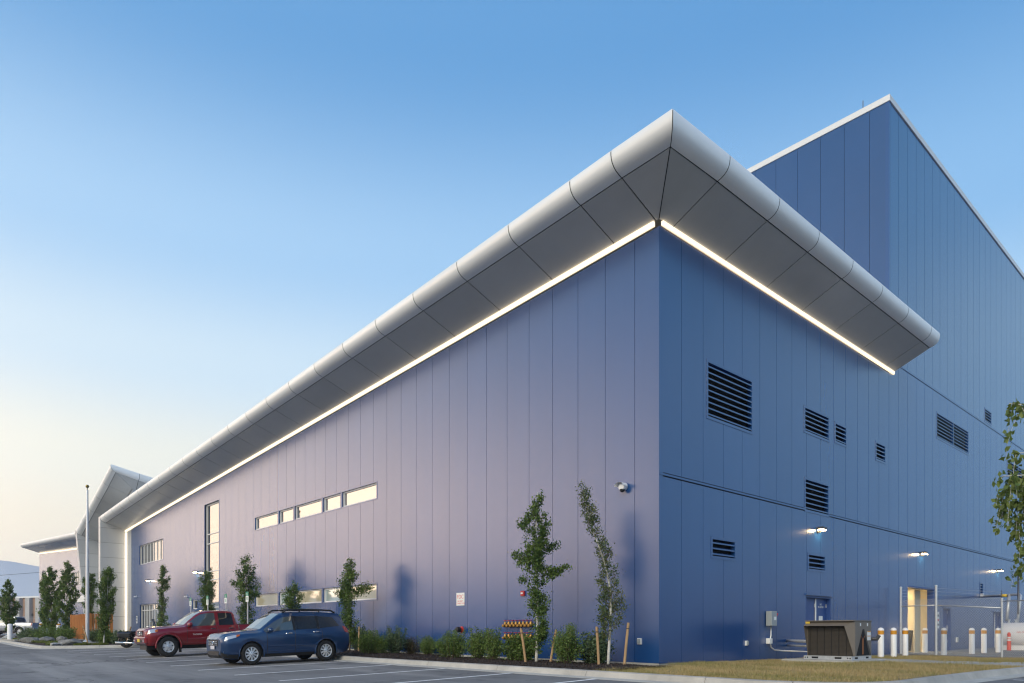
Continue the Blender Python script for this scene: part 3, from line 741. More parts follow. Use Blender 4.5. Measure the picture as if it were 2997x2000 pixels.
# ---- doors of the side wall
def door(s0, s1, z0, z1, leaves, rec=.14, handle=True):
    f = MB(); fr = .07
    for (a, c, q0, q1) in ((s0, s1, z1-fr, z1), (s0, s0+fr, z0, z1-fr), (s1-fr, s1, z0, z1-fr)): slab(f, RIGHT, a, c, .004, .2, q0, q1)
    d = f.build('door_frame', M['door_blue'], hall)
    w = (s1-s0-2*fr)/leaves
    for k in range(leaves):
        b = MB(); slab(b, RIGHT, s0+fr+w*k+.006, s0+fr+w*(k+1)-.006, rec, rec+.05, z0+.02, z1-fr-.006); b.build('door_leaf', M['door_blue'], d)
        if handle:
            h = MB(); q = s0+fr+w*(k+1)-.12; h.box(-rec+.01, -rec+.05, q-.02, q+.02, .85, 1.15); h.build('handle', M['steel_galv'], d)
            h = MB(); q = s0+fr+w*(k+1)-.03
            for z in (.3, 1.0, 1.75): h.box(-rec+.002, -rec+.02, q-.03, q+.03, z, z+.13)
            h.build('hinge', M['steel_galv'], d)
    b = MB(); slab(b, RIGHT, s0-.06, s1+.06, -.07, .0, z1+.004, z1+.06); b.build('drip_cap', M['trim_blue'], d)
    return d
d1 = door(8.58, 10.59, -.06, 2.15, 2)
MB().box(-.125, -.10, 9.56, 9.62, 0.0, 2.06).build('astragal', M['sign_white'], d1)
text_part('NO', .10, M['sign_white'], d1, loc=(-.135, 10.06, 1.86), rot=FACE_POS_X); text_part('RE-ENTRY', .10, M['sign_white'], d1, loc=(-.135, 10.06, 1.76), rot=FACE_POS_X)
MB().box(-.136, -.13, 9.90, 10.20, 1.22, 1.44).build('notice', M['sign_white'], d1)
d2 = door(23.16, 24.36, -.19, 2.02, 1); d3 = door(31.85, 33.55, -.26, 1.95, 2)
MB().box(-.125, -.10, 32.66, 32.72, -.2, 1.85).build('astragal', M['sign_white'], d3)
# room behind the open wide door: lit, beige, with a beige leaf folded back
rm_ = MB(); x0, x1, y0, y1, z0, z1 = -5.5, -.22, 17.2, 26.5, -.17, 3.4
rm_.add([(x0,y0,z0),(x1,y0,z0),(x1,y1,z0),(x0,y1,z0),(x0,y0,z1),(x1,y0,z1),(x1,y1,z1),(x0,y1,z1)], [(0,1,2,3),(7,6,5,4),(0,4,5,1),(2,6,7,3),(3,7,4,0)])
rm_.build('room', M['room_beige'], hall)
MB().box(-3.6, -2.4, 19.0, 23.0, 3.30, 3.36).build('ceiling_light', M['room_lamp'], hall)
MB().box(-.62, -.56, 21.0, 21.8, -.14, 2.85).box(-1.35, -.65, 21.86, 21.93, -.14, 2.85).build('door_leaf', M['room_beige'], hall)
f = MB()
for (a, c, q0, q1) in ((18.37, 21.95, 2.84, 2.91), (18.37, 18.44, -.17, 2.84), (21.88, 21.95, -.17, 2.84)): slab(f, RIGHT, a, c, .004, .3, q0, q1)
f.build('door_frame', M['door_blue'], hall)
MB().box(-3.2, -3.12, 21.9, 25.5, 2.2, 3.2).box(-2.6, -2.5, 22.6, 22.75, -.1, 3.2).build('room_partition', M['joint_dark'], hall)

# ================================================================== fins and entrance canopy, far wing
def fin(xp, zt_outer, y_bot, y_top, zi_, zseam0, parent, name='fin_panel', thick=.6, zb=.25):
    """vertical clad fin facing +x at plane xp; outer edge leans from y_bot to y_top"""
    yo = lambda z: y_bot+(y_top-y_bot)*min(1, max(0, (z-zb)/(zt_outer-zb)))
    zs = [zseam0]
    while zs[-1]-1.23 > zb+.3: zs.append(zs[-1]-1.23)
    zs.append(zb); zs = zs[::-1]; g = .009
    for a, c in zip(zs[:-1], zs[1:]):
        MB().extr([(xp, yo(a+g), a+g), (xp, -.02, a+g), (xp, -.02, c-g), (xp, yo(c-g), c-g)], 0, (-thick, 0, 0)).build(name, M['acm_grey'], parent)
    prof = [(p[0], zi_+p[1]) for p in PL[:8]]
    pts = [(xp, yo(zseam0), zseam0+g)]+[(xp, y, z) for y, z in prof[::-1] if z > zseam0+.03]
    yi = -1.45*(zseam0+g-zi_)/.53
    pts.append((xp, min(-.05, yi), zseam0+g))
    MB().extr(pts, 0, (-thick, 0, 0)).build(name, M['acm_grey'], parent)
    MB().extr([(xp-.02, yo(zb)+.02, zb), (xp-.02, 0, zb), (xp-.02, 0, zi_), (xp-.02, y_top+.05, zt_outer-.1)], 0, (-thick+.04, 0, 0)).build('fin_core', M['joint_black'], parent)
fin(XE, zi(XE)+1.0, -1.89, -1.89, zi(XE), 9.42, hall)

wing = thing('entrance_wing', 'far wing of the building beyond the flagpole with steep raised entrance canopy', 'building', (0, 0, 0))
Z2L, Z2P = 9.18, 12.98
z2 = lambda x: Z2L+(Z2P-Z2L)*(x+64.1)/12.9
j2 = [-64.1+12.9*k/5 for k in range(6)]
s2 = [secL(x, z2) for x in j2]; i2 = [(x, 0, z2(x)) for x in j2]
pk = [(-51.2+(PR[k][0]-1.77), PL[k][0], Z2P+PL[k][1]) for k in range(len(PL))]
s2[-1] = pk; i2[-1] = (-52.6, 0, z2(-52.6))
for a in range(5): fascia_piece(s2[a], s2[a+1], wing); soffit_piece(i2[a], s2[a][0], i2[a+1], s2[a+1][0], wing)
core_strip(s2, i2, wing)
def sec2r(y): 
    dz = -.205*(y+1.9)
    return [(-51.2+(PR[k][0]-1.77), y, Z2P+PL[k][1]+dz) for k in range(len(PL))]
s3 = [pk]+[sec2r(y) for y in (0.2, 2.3, 4.6)]; i3 = [(-52.6, 0, z2(-52.6))]+[(-52.6, y, z2(-52.6)-.205*y) for y in (0.3, 2.3, 4.6)]
for a in range(3): fascia_piece(s3[a], s3[a+1], wing); soffit_piece(i3[a], s3[a][0], i3[a+1], s3[a+1][0], wing)
core_strip(s3, i3, wing)
b = MB(); b.hexa([(-64.1, .02, .2), (-52.6, .02, .2), (-52.6, 6, .2), (-64.1, 6, .2), (-64.1, .02, z2(-64.1)), (-52.6, .02, z2(-52.6)), (-52.6, 6, z2(-52.6)-1.2), (-64.1, 6, z2(-64.1))]); b.build('entrance_wall', M['acm_grey'], wing)
b = MB(); b.add([(-64.1, -1.2, 10.27), (-51.9, -1.2, 14.0), (-51.9, 5, 12.8), (-64.1, 5, 10.27)], [(0, 1, 2, 3)]); b.build('entrance_roof', M['cap_white'], wing)
fin(-64.1, Z2L+1.0, -1.0, -1.89, Z2L, 9.3, wing)
MB().bbox(-62.0, -57.0, -2.6, -.1, 3.3, 3.85, .03).build('door_canopy', M['cap_white'], wing)
zw = lambda x: 8.96+.0575*(-x-64.1)
jw = [-64.7-2.6*k for k in range(13)]+[-97.2]
sw = [secL(x, zw) for x in jw]; iw = [(x, 0, zw(x)) for x in jw]
for a in range(len(jw)-1): fascia_piece(sw[a], sw[a+1], wing); soffit_piece(iw[a], sw[a][0], iw[a+1], sw[a+1][0], wing)
cw = [(-97.2-PR[k][0]*.75, PL[k][0], zw(-97.2)+PL[k][1]+.05) for k in range(len(PL))]
bw = [(-97.2-PR[k][0]*.75, 6.0, zw(-97.2)+PL[k][1]+.05) for k in range(len(PL))]
fascia_piece(sw[-1], cw, wing); soffit_piece(iw[-1], sw[-1][0], iw[-1], cw[0], wing); fascia_piece(cw, bw, wing); soffit_piece((-97.2, 0, zw(-97.2)), cw[0], (-97.2, 6, zw(-97.2)), bw[0], wing)
core_strip(sw, iw, wing)
b = MB(); b.add([(-64.5, -1.2, zw(-64.5)+1.1), (-97.6, -1.2, zw(-97.6)+1.1), (-97.6, 20, zw(-97.6)+1.1), (-64.5, 20, zw(-64.5)+1.1)], [(0, 1, 2, 3)]); b.build('wing_roof', M['cap_white'], wing)
OPW = [(-76.69, -72.41, 5.68, 7.0), (-95.0, -93.8, 7.52, 8.40), (-90.8, -89.6, 7.52, 8.40)]
bwv = [-64.7-WL*k for k in range(31)]; bwv = [x for x in bwv if x > -97.0]+[-97.2]; bwv = bwv[::-1]
clad(LEFT, bwv, .3, lambda s: zw(s)-.17, OPW, M['panel_blue'], wing)
backing(LEFT, -97.19, -64.7, .1, lambda s: zw(s)-.18, OPW, wing)
MB().box(-97.25, -97.19, .02, 20, .1, 10.8).build('end_wall', M['panel_blue'], wing)
window(LEFT, -76.69, -72.41, 5.68, 7.0, wing, cols=5)
for (s0, s1, z0, z1) in OPW[1:]:
    f = MB()
    for (a, c, q0, q1) in ((s0-.05, s1+.05, z1, z1+.05), (s0-.05, s1+.05, z0-.05, z0), (s0-.05, s0, z0, z1), (s1, s1+.05, z0, z1)): slab(f, LEFT, a, c, -.012, .02, q0, q1)
    lv = f.build('louver', M['trim_blue'], wing); bk = MB(); slab(bk, LEFT, s0, s1, .12, .14, z0, z1); bk.build('louver_back', M['louver_dark'], lv)
    for k in range(5):
        zc = z0+(z1-z0)*(k+.5)/5; b = MB(); slab(b, LEFT, s0, s1, .0, .1, zc-.02, zc+.02); b.build('slat', M['trim_blue'], lv)
b = MB(); b.hexa([(-97.1, -.06, zw(-97.1)-.16), (-64.75, -.06, zw(-64.75)-.16), (-64.75, -.004, zw(-64.75)-.16), (-97.1, -.004, zw(-97.1)-.16), (-97.1, -.07, zw(-97.1)-.02), (-64.75, -.07, zw(-64.75)-.02), (-64.75, -.004, zw(-64.75)-.02), (-97.1, -.004, zw(-97.1)-.02)]); b.build('light_strip', M['led'], wing)
# ================================================================== VEHICLES
def pchip(xk, yk, x):
    xk = np.asarray(xk, float); yk = np.asarray(yk, float); h = np.diff(xk); d = np.diff(yk)/h; m = np.zeros_like(yk)
    for i_ in range(1, len(xk)-1):
        if d[i_-1]*d[i_] > 0:
            w1, w2 = 2*h[i_]+h[i_-1], h[i_]+2*h[i_-1]; m[i_] = (w1+w2)/(w1/d[i_-1]+w2/d[i_])
    m[0], m[-1] = d[0], d[-1]
    x = np.clip(x, xk[0], xk[-1]); i_ = np.clip(np.searchsorted(xk, x)-1, 0, len(h)-1); t = (x-xk[i_])/h[i_]
    return (1+2*t)*(1-t)**2*yk[i_]+t*(1-t)**2*h[i_]*m[i_]+t*t*(3-2*t)*yk[i_+1]+t*t*(t-1)*h[i_]*m[i_+1]
class Shell:
    """car skin: cross sections along x; point index k runs from the underside centre (0) to the roof centre (11)"""
    def __init__(s, rows, axles, zc, Rw):
        rows = sorted(rows); s.xk = np.array([r_[0] for r_ in rows]); s.c = np.array([r_[1:] for r_ in rows]); s.ax = axles; s.zc = zc; s.Rw = Rw; s.cache = {}
    def par(s, x): return [float(pchip(s.xk, s.c[:, j], np.array([x]))[0]) for j in range(s.c.shape[1])]
    def sec(s, x):
        key = round(x, 5)
        if key not in s.cache: s.cache[key] = s.sec_(x)
        return s.cache[key]
    def sec_(s, x):
        zb, wl, wm, zm, wsh, zsh, wb, zbt, wt, ze, zt = s.par(x); zs = zb
        for a in s.ax:
            q = s.Rw**2-(x-a)**2
            if q > 0: zs = max(zs, s.zc+math.sqrt(q))
        f = lambda z, lo=.0: z if z > zs+lo else zs+lo
        m7 = (wb*.5+wt*.5+.016, zbt*.5+ze*.5)
        return [(0, zs), (wl*.7, zs), (wl, zs), (wl+(wm-wl)*.6, f(zb+(zm-zb)*.32, .01)), (wm, f(zm, .02)), (wsh, f(zsh, .03)), (wb, max(zbt, zs+.04)), m7, (wt+.02, ze-.02), (wt-.055, ze+.018), (wt*.5, zt-.25*(zt-ze)), (0, zt)]
    def pt(s, x, k, side=1, off=0.0):
        P = s.sec(x); k = min(max(k, 0), 10.999); i_ = int(k); t = k-i_
        def cr(j):
            p0, p1, p2, p3 = P[max(i_-1, 0)][j], P[i_][j], P[i_+1][j], P[min(i_+2, 11)][j]
            if i_ in (2, 5, 6, 7, 8, 9): return p1+(p2-p1)*t
            return p1+(p2-p1)*t
        y, z = cr(0), cr(1)
        if off:
            dy, dz = P[i_+1][0]-P[i_][0], P[i_+1][1]-P[i_][1]; l = math.hypot(dy, dz) or 1
            e = .02; A, B = s.sec(x+e), s.sec(x-e)
            ya = A[i_][0]+(A[i_+1][0]-A[i_][0])*t; za = A[i_][1]+(A[i_+1][1]-A[i_][1])*t; yb = B[i_][0]+(B[i_+1][0]-B[i_][0])*t; zb_ = B[i_][1]+(B[i_+1][1]-B[i_][1])*t
            nv = Vector((2*e, ya-yb, za-zb_)).cross(Vector((0, dy, dz)))
            nv = nv.normalized() if nv.length > 1e-9 else Vector((0, 1, 0))
            if nv.y*1+nv.z*.6 < 0 and i_ > 1: nv = -nv
            return (x+nv.x*off, side*(y+nv.y*off), z+nv.z*off)
        return (x, side*y, z)
    def grid(s, xs, ks, side=1, off=0.0, b=None):
        b = b or MB(); o_ = len(b.v); n = len(ks)
        for x in xs:
            for k in ks: b.v.append(s.pt(x, k, side, off))
        for i_ in range(len(xs)-1):
            for j in range(n-1):
                q = (o_+i_*n+j, o_+i_*n+j+1, o_+(i_+1)*n+j+1, o_+(i_+1)*n+j)
                b.f.append(q if side > 0 else q[::-1]); b.m.append(0)
        return b
    def patch(s, x0, x1, k0, k1, off=.004, both=True, nx=8, nk=4, b=None):
        b = b or MB()
        for sd in ((1, -1) if both else (1,)):
            s.grid([x0+(x1-x0)*i_/nx for i_ in range(nx+1)], [k0+(k1-k0)*j/nk for j in range(nk+1)], sd, off, b)
        return b
    def quadpatch(s, A, B, C_, D_, off=.004, side=1, n=6, b=None):
        """patch with corners given as (x, k) pairs"""
        b = b or MB(); o_ = len(b.v)
        for i_ in range(n+1):
            u = i_/n
            for j in range(n+1):
                v = j/n; x = (A[0]*(1-u)+B[0]*u)*(1-v)+(D_[0]*(1-u)+C_[0]*u)*v; k = (A[1]*(1-u)+B[1]*u)*(1-v)+(D_[1]*(1-u)+C_[1]*u)*v
                b.v.append(s.pt(x, k, side, off))
        for i_ in range(n):
            for j in range(n):
                a = o_+i_*(n+1)+j; b.f.append((a, a+1, a+n+2, a+n+1)); b.m.append(0)
        return b
def stations(sh, x0, x1):
    xs = list(np.arange(x0, x1, .07))+[x1]
    for a in sh.ax:
        for t in np.linspace(-1, 1, 25): xs.append(a+sh.Rw*math.sin(t*PI/2)*1.0)
        xs += [a-sh.Rw-.004, a+sh.Rw+.004]
    xs = sorted(x for x in xs if x0 <= x <= x1); out = [xs[0]]
    for x in xs[1:]:
        if x-out[-1] > .003: out.append(x)
    return out
def shell_body(sh, paint, root, x0, x1, roofmat=None):
    xs = stations(sh, x0, x1); b = MB()
    for sd in (1, -1): sh.grid(xs, [2, 2.5, 3, 3.5, 4, 4.5, 5, 5.5, 6], sd, 0, b)
    for sd in (1, -1): sh.grid(xs, [6, 6.5, 7, 7.5, 8, 8.5, 9, 9.5, 10, 10.5, 11], sd, 0, b)
    for x in (x0, x1):
        ring = [sh.pt(x, k, 1) for k in range(2, 12)]+[sh.pt(x, k, -1) for k in range(10, 1, -1)]
        b.add(ring, [tuple(range(len(ring)))])
    body = b.build('body', paint, root, smooth=38)
    u = MB()
    for sd in (1, -1): sh.grid(xs, [0, 1, 2], sd, 0, u)
    u.build('underbody', M['black_plastic'], root)
    return body
def wheel(root, x, y, r, w, rim_r, spokes, side, wide=False, mat_rim=None):
    """wheel centred at (x, y, r); side +1 is the left of the car"""
    s_ = side; t = MB()
    prof = [(rim_r, -.5*w), (rim_r+.02, -.5*w), (r-.03, -.48*w), (r-.006, -.36*w), (r, -.2*w), (r, .2*w), (r-.006, .36*w), (r-.03, .48*w), (rim_r+.02, .5*w), (rim_r, .46*w)]
    t.lathe(prof, (x, y, r), 'y', 32)
    wh = t.build('wheel', M['rubber'], root, smooth=50); o_ = y+s_*.40*w
    d = MB(); d.lathe([(rim_r+.001, .30*w*s_), (rim_r-.012, .46*w*s_), (rim_r-.03, .44*w*s_), (rim_r-.035, .1*w*s_)], (x, y, r), 'y', 32); d.build('rim', mat_rim or M['alloy'], wh, smooth=50)
    d = MB(); d.lathe([(0.001, .05*w*s_), (rim_r, .05*w*s_)], (x, y, r), 'y', 24); d.build('brake', M['louver_dark'], wh)
    sp = MB()
    for k in range(spokes):
        a = 2*PI*k/spokes+.3; ca, sa = math.cos(a), math.sin(a); h0, h1 = (.055, .085) if wide else (.022, .034)
        def q(rr, tt, dep): return (x+ca*rr-sa*tt, o_+s_*dep, r+sa*rr+ca*tt)
        r0, r1 = .05, rim_r-.012
        sp.hexa([q(r0, -h0, -.05), q(r1, -h1, -.05), q(r1, h1, -.05), q(r0, h0, -.05), q(r0, -h0*.8, .012), q(r1, -h1*.7, .0), q(r1, h1*.7, .0), q(r0, h0*.8, .012)])
    sp.build('spokes', mat_rim or M['alloy'], wh)
    d = MB(); d.lathe([(.075, -.03*s_), (.075, .012*s_), (.05, .02*s_), (.001, .022*s_)], (x, o_, r), 'y', 16); d.build('hub', mat_rim or M['alloy'], wh, smooth=40)
    n = MB()
    for k in range(5):
        a = 2*PI*k/5; n.lathe([(.011, .0), (.011, .026*s_), (.001, .027*s_)], (x+.056*math.cos(a), o_, r+.056*math.sin(a)), 'y', 8)
    n.build('wheel_nuts', M['steel_dark'], wh)
    return wh
def seam(sh, x, k0, k1, root, r=.007, both=True):
    b = MB()
    for sd in ((1, -1) if both else (1,)): b.tube([sh.pt(x, k0+(k1-k0)*i_/12, sd, .003) for i_ in range(13)], r, 5)
    return b.build('door_gap', M['black_plastic'], root)
def mirror(root, sh, x, paint, z, y, big=1.0):
    for sd in (1, -1):
        b = MB(); n = 10
        prof = [(.001, -.07), (.05, -.065), (.085, -.03), (.092, .02), (.08, .06), (.001, .062)]
        v0 = len(b.v); b.lathe([(p[0]*big, p[1]*big) for p in prof], (0, 0, 0), 'x', 14)
        b.v = [(x-px_*1.0, sd*(y+.10+py_*1.25), z+pz_*.85) for (px_, py_, pz_) in b.v]
        m_ = b.build('mirror', paint, root, smooth=50)
        MB().tube([(x+.02, sd*(y-.05), z-.07), (x, sd*(y+.06), z-.04)], [.04, .03], 8).build('mirror_arm', M['black_plastic'], m_)
# ---- blue estate-style SUV
def make_suv(loc):
    root = thing('suv', 'dark blue SUV with black roof rails parked nose out beside the red pickup', 'car', loc)
    root.rotation_euler = (0, .023, R(-90))
    #        x    zb   wl   wm   zm   wsh  zsh  wb   zbelt wt  ze    zt
    rows = [(2.20, .36, .46, .62, .54, .63, .70, .58, .78, .46, .82, .84),
            (2.15, .27, .62, .76, .52, .78, .74, .73, .83, .58, .90, .92),
            (2.06, .22, .72, .835, .52, .85, .77, .80, .875, .65, .945, .97),
            (1.88, .20, .78, .872, .52, .885, .79, .828, .915, .67, .975, 1.00),
            (1.60, .20, .80, .888, .53, .895, .82, .838, .945, .67, 1.005, 1.03),
            (1.30, .21, .81, .89, .54, .895, .84, .845, .965, .67, 1.025, 1.055),
            (1.06, .22, .81, .888, .54, .89, .84, .85, .972, .67, 1.04, 1.07),
            (0.96, .23, .81, .886, .54, .888, .85, .852, .98, .665, 1.06, 1.095),
            (0.74, .23, .81, .886, .54, .888, .86, .852, .988, .645, 1.205, 1.24),
            (0.44, .23, .81, .886, .54, .888, .87, .85, 1.0, .615, 1.42, 1.46),
            (0.20, .23, .81, .886, .54, .888, .87, .848, 1.008, .60, 1.555, 1.60),
            (0.02, .23, .81, .886, .54, .888, .88, .847, 1.014, .595, 1.595, 1.645),
            (-.45, .23, .81, .886, .54, .888, .89, .845, 1.026, .595, 1.605, 1.665),
            (-1.0, .23, .81, .888, .54, .89, .90, .842, 1.042, .59, 1.60, 1.66),
            (-1.6, .23, .81, .89, .55, .89, .91, .836, 1.06, .58, 1.575, 1.635),
            (-1.96, .26, .79, .875, .56, .875, .91, .815, 1.07, .565, 1.535, 1.59),
            (-2.07, .28, .77, .86, .56, .86, .91, .80, 1.07, .58, 1.36, 1.40),
            (-2.16, .30, .74, .84, .57, .84, .90, .785, 1.05, .62, 1.14, 1.17),
            (-2.22, .32, .72, .82, .57, .82, .89, .77, .98, .64, 1.03, 1.05),
            (-2.285, .38, .62, .74, .57, .74, .78, .68, .84, .55, .87, .88)]
    sh = Shell(rows, (1.3075, -1.3075), .345, .40)
    shell_body(sh, M['car_blue'], root, -2.285, 2.20)
    for a, c, nm in ((.80, -.17, 'front'), (-.185, -1.16, 'rear')):
        d = sh.patch(c, a, 3.05, 5.98, .004, nx=22, nk=10).build('door', M['car_blue'], root, smooth=40)
        h = MB()
        for sd in (1, -1):
            P = [Vector(sh.pt(c+.10+i_*.035, 5.45, sd, .028)) for i_ in range(7)]; P[0] = Vector(sh.pt(c+.10, 5.45, sd, .0)); P[-1] = Vector(sh.pt(c+.31, 5.45, sd, .0))
            h.tube(P, .016, 8)
        h.build('handle', M['chrome'], d, smooth=True)
        for k in (4.05, 3.35):
            mo = MB()
            for sd in (1, -1): mo.tube([sh.pt(c+.04+(a-c-.08)*i_/8, k, sd, .006) for i_ in range(9)], .016, 6)
            mo.build('moulding', M['car_blue'], d, smooth=True)
    for x in (.80, -.178, -1.16): seam(sh, x, 3.0, 6.0, root)
    # black lower sill
    sh.patch(-.86, .87, 2.02, 3.0, .006, nx=16).build('sill', M['black_plastic'], root)
    # glass
    for (a, c) in ((.86, -.13), (-.22, -1.00), (-1.09, -1.86)):
        b = MB()
        for sd in (1, -1):
            kA = 6.12; kB = 7.62
            if c < -1.5: sh.quadpatch((a, kA), (c+.0, 6.30), (c+.20, 7.5), (a, kB), .004, sd, 10, b)
            else: sh.quadpatch((a, kA), (c, kA), (c, kB), (a, kB), .004, sd, 12, b)
        b.build('side_window', M['car_glass'] if a < .5 else M['car_glass_clear'], root, smooth=True)
    for (a, c) in ((-.13, -.22), (-1.00, -1.09)):
        sh.patch(c, a, 6.05, 7.66, .003, nx=2).build('window_pillar', M['black_plastic'], root)
    b = MB(); xs = [.24+(.93-.24)*i_/10 for i_ in range(11)]
    for sd in (1, -1): sh.grid(xs, [9.02, 9.5, 10, 10.5, 11], sd, .006, b)
    b.build('windscreen', M['car_glass_clear'], root, smooth=True)
    b = MB()
    for sd in (1, -1): sh.grid([-2.14+.16*i_/5 for i_ in range(6)], [9.1, 10, 11], sd, .006, b)
    b.build('rear_window', M['car_glass'], root, smooth=True)
    # wheel arch lips
    for ax_ in (1.3075, -1.3075):
        b = MB()
        for sd in (1, -1):
            pts = []
            for i_ in range(19):
                t = R(-8)+R(196)*i_/18; x = ax_+.405*math.cos(t); z = .345+.405*math.sin(t)
                y = max(sh.pt(x, 3.2, 1)[1], .86); pts.append((x, sd*(y+.004), z))
            b.tube(pts, .022, 6)
        b.build('arch_lip', M['car_blue'], root, smooth=True)
    # front: grille, bumper, lamps
    g = MB().bbox(2.17, 2.212, -.38, .38, .60, .80, .01).build('grille', M['black_plastic'], root)
    for z in (.635, .685, .735): MB().bbox(2.205, 2.228, -.37, .37, z-.009, z+.009, .004).build('grille_bar', M['chrome'], g)
    MB().bbox(2.17, 2.230, -.41, .41, .795, .83, .01).build('grille_trim', M['chrome'], g)
    MB().lathe([(.001, .03), (.05, .028), (.055, .0)], (2.222, 0, .70), 'x', 16).build('emblem', M['chrome'], g)
    bb = MB()
    for sd in (1, -1): sh.grid([2.20, 2.17, 2.10, 2.0, 1.86, 1.74], [2.2, 2.7, 3.2], sd, .012, bb)
    bm = bb.build('bumper', M['black_plastic'], root, smooth=True)
    MB().bbox(2.12, 2.215, -.46, .46, .29, .47, .03).build('lower_intake', M['black_plastic'], bm)
    MB().bbox(2.225, 2.24, -.16, .16, .50, .61, .004).build('number_plate', M['plate_white'], bm)
    for sd in (1, -1):
        b = MB(); sh.quadpatch((2.14, 5.15), (1.80, 5.45), (1.78, 6.15), (2.10, 6.25), .008, sd, 8, b); hl = b.build('headlight', M['headlamp'], root, smooth=True)
        b = MB(); sh.quadpatch((1.80, 5.5), (1.68, 5.75), (1.68, 6.05), (1.78, 6.12), .009, sd, 5, b); b.build('indicator', M['amber'], hl, smooth=True)
        MB().lathe([(.05, .03), (.045, .0), (.001, -.01)], (2.13, sd*.66, .42), 'x', 14).build('fog_lamp', M['headlamp'], bm, smooth=True)
        b = MB(); sh.quadpatch((-2.05, 5.15), (-2.225, 5.05), (-2.18, 6.35), (-1.97, 6.30), .008, sd, 7, b); b.build('tail_light', M['tail_red'], root, smooth=True)
        rl = MB(); P = [Vector(sh.pt(.10-i_*.12, 9.0, sd, 0)) for i_ in range(17)]
        pts = [p+Vector((0, 0, .07 if 0 < i_ < 16 else .0)) for i_, p in enumerate(P)]
        pts = [pts[0]]+[p for p in pts[1:-1]]+[pts[-1]]
        rl.tube(pts, .028, 7)
        for i_ in (0, 5, 11, 16): rl.tube([P[i_], P[i_]+Vector((0, 0, .05))], .028, 6)
        rl.build('roof_rail', M['black_plastic'], root, smooth=True)
    for x in (-.25, -1.05):
        P = [Vector(sh.pt(x, 9.0, 1, 0))+Vector((0, 0, .075)), Vector(sh.pt(x, 9.0, -1, 0))+Vector((0, 0, .075))]
        MB().tube([P[0], P[0]*.5+P[1]*.5+Vector((0, 0, .035)), P[1]], .02, 6).build('roof_bar', M['steel_dark'], root, smooth=True)
    MB().tube([(-1.75, .25, 1.66), (-1.86, .25, 1.80)], [.006, .003], 5).build('aerial', M['black_plastic'], root)
    mirror(root, sh, .70, M['car_blue'], 1.06, .80)
    MB().bbox(-1.0, .75, -.62, .62, .55, .98, .1).build('interior', M['black_plastic'], root)
    for x in (1.3075, -1.3075):
        for sd in (1, -1): wheel(root, x, sd*.765, .342, .215, .225, 10, sd)
    return root
def split_sides(root):
    """left and right copies of a mirrored part become two parts"""
    names = ('door', 'door_gap', 'handle', 'moulding', 'sill', 'side_window', 'window_pillar', 'arch_lip', 'arch_flare')
    def halves(o):
        me = o.data; vs_ = [tuple(v.co) for v in me.vertices]; out = []
        for sg in (1, -1):
            fs = [tuple(p.vertices) for p in me.polygons if p.center.y*sg > 0]
            if not fs: out.append(None); continue
            used = sorted({i for f in fs for i in f}); ix = {u: k for k, u in enumerate(used)}
            b = MB(); b.add([vs_[u] for u in used], [tuple(ix[i] for i in f) for f in fs]); out.append((b, me.materials[0], me.polygons[0].use_smooth))
        return out
    for o in [c for c in root.children if c.name.split('.')[0] in names]:
        nm = o.name.split('.')[0]; new = []
        for hv_ in halves(o): new.append(hv_[0].build(nm, hv_[1], root, smooth=40 if hv_[2] else False) if hv_ else None)
        for c in list(o.children):
            cn = c.name.split('.')[0]
            for par, hv_ in zip(new, halves(c)):
                if hv_ and par: hv_[0].build(cn, hv_[1], par, smooth=40 if hv_[2] else False)
            bpy.data.objects.remove(c, do_unlink=True)
        bpy.data.objects.remove(o, do_unlink=True)
suv = make_suv((-10.70, -5.90, gz(-10.7, -5.87))); suv.scale = (.945, .99, 1.0); split_sides(suv)
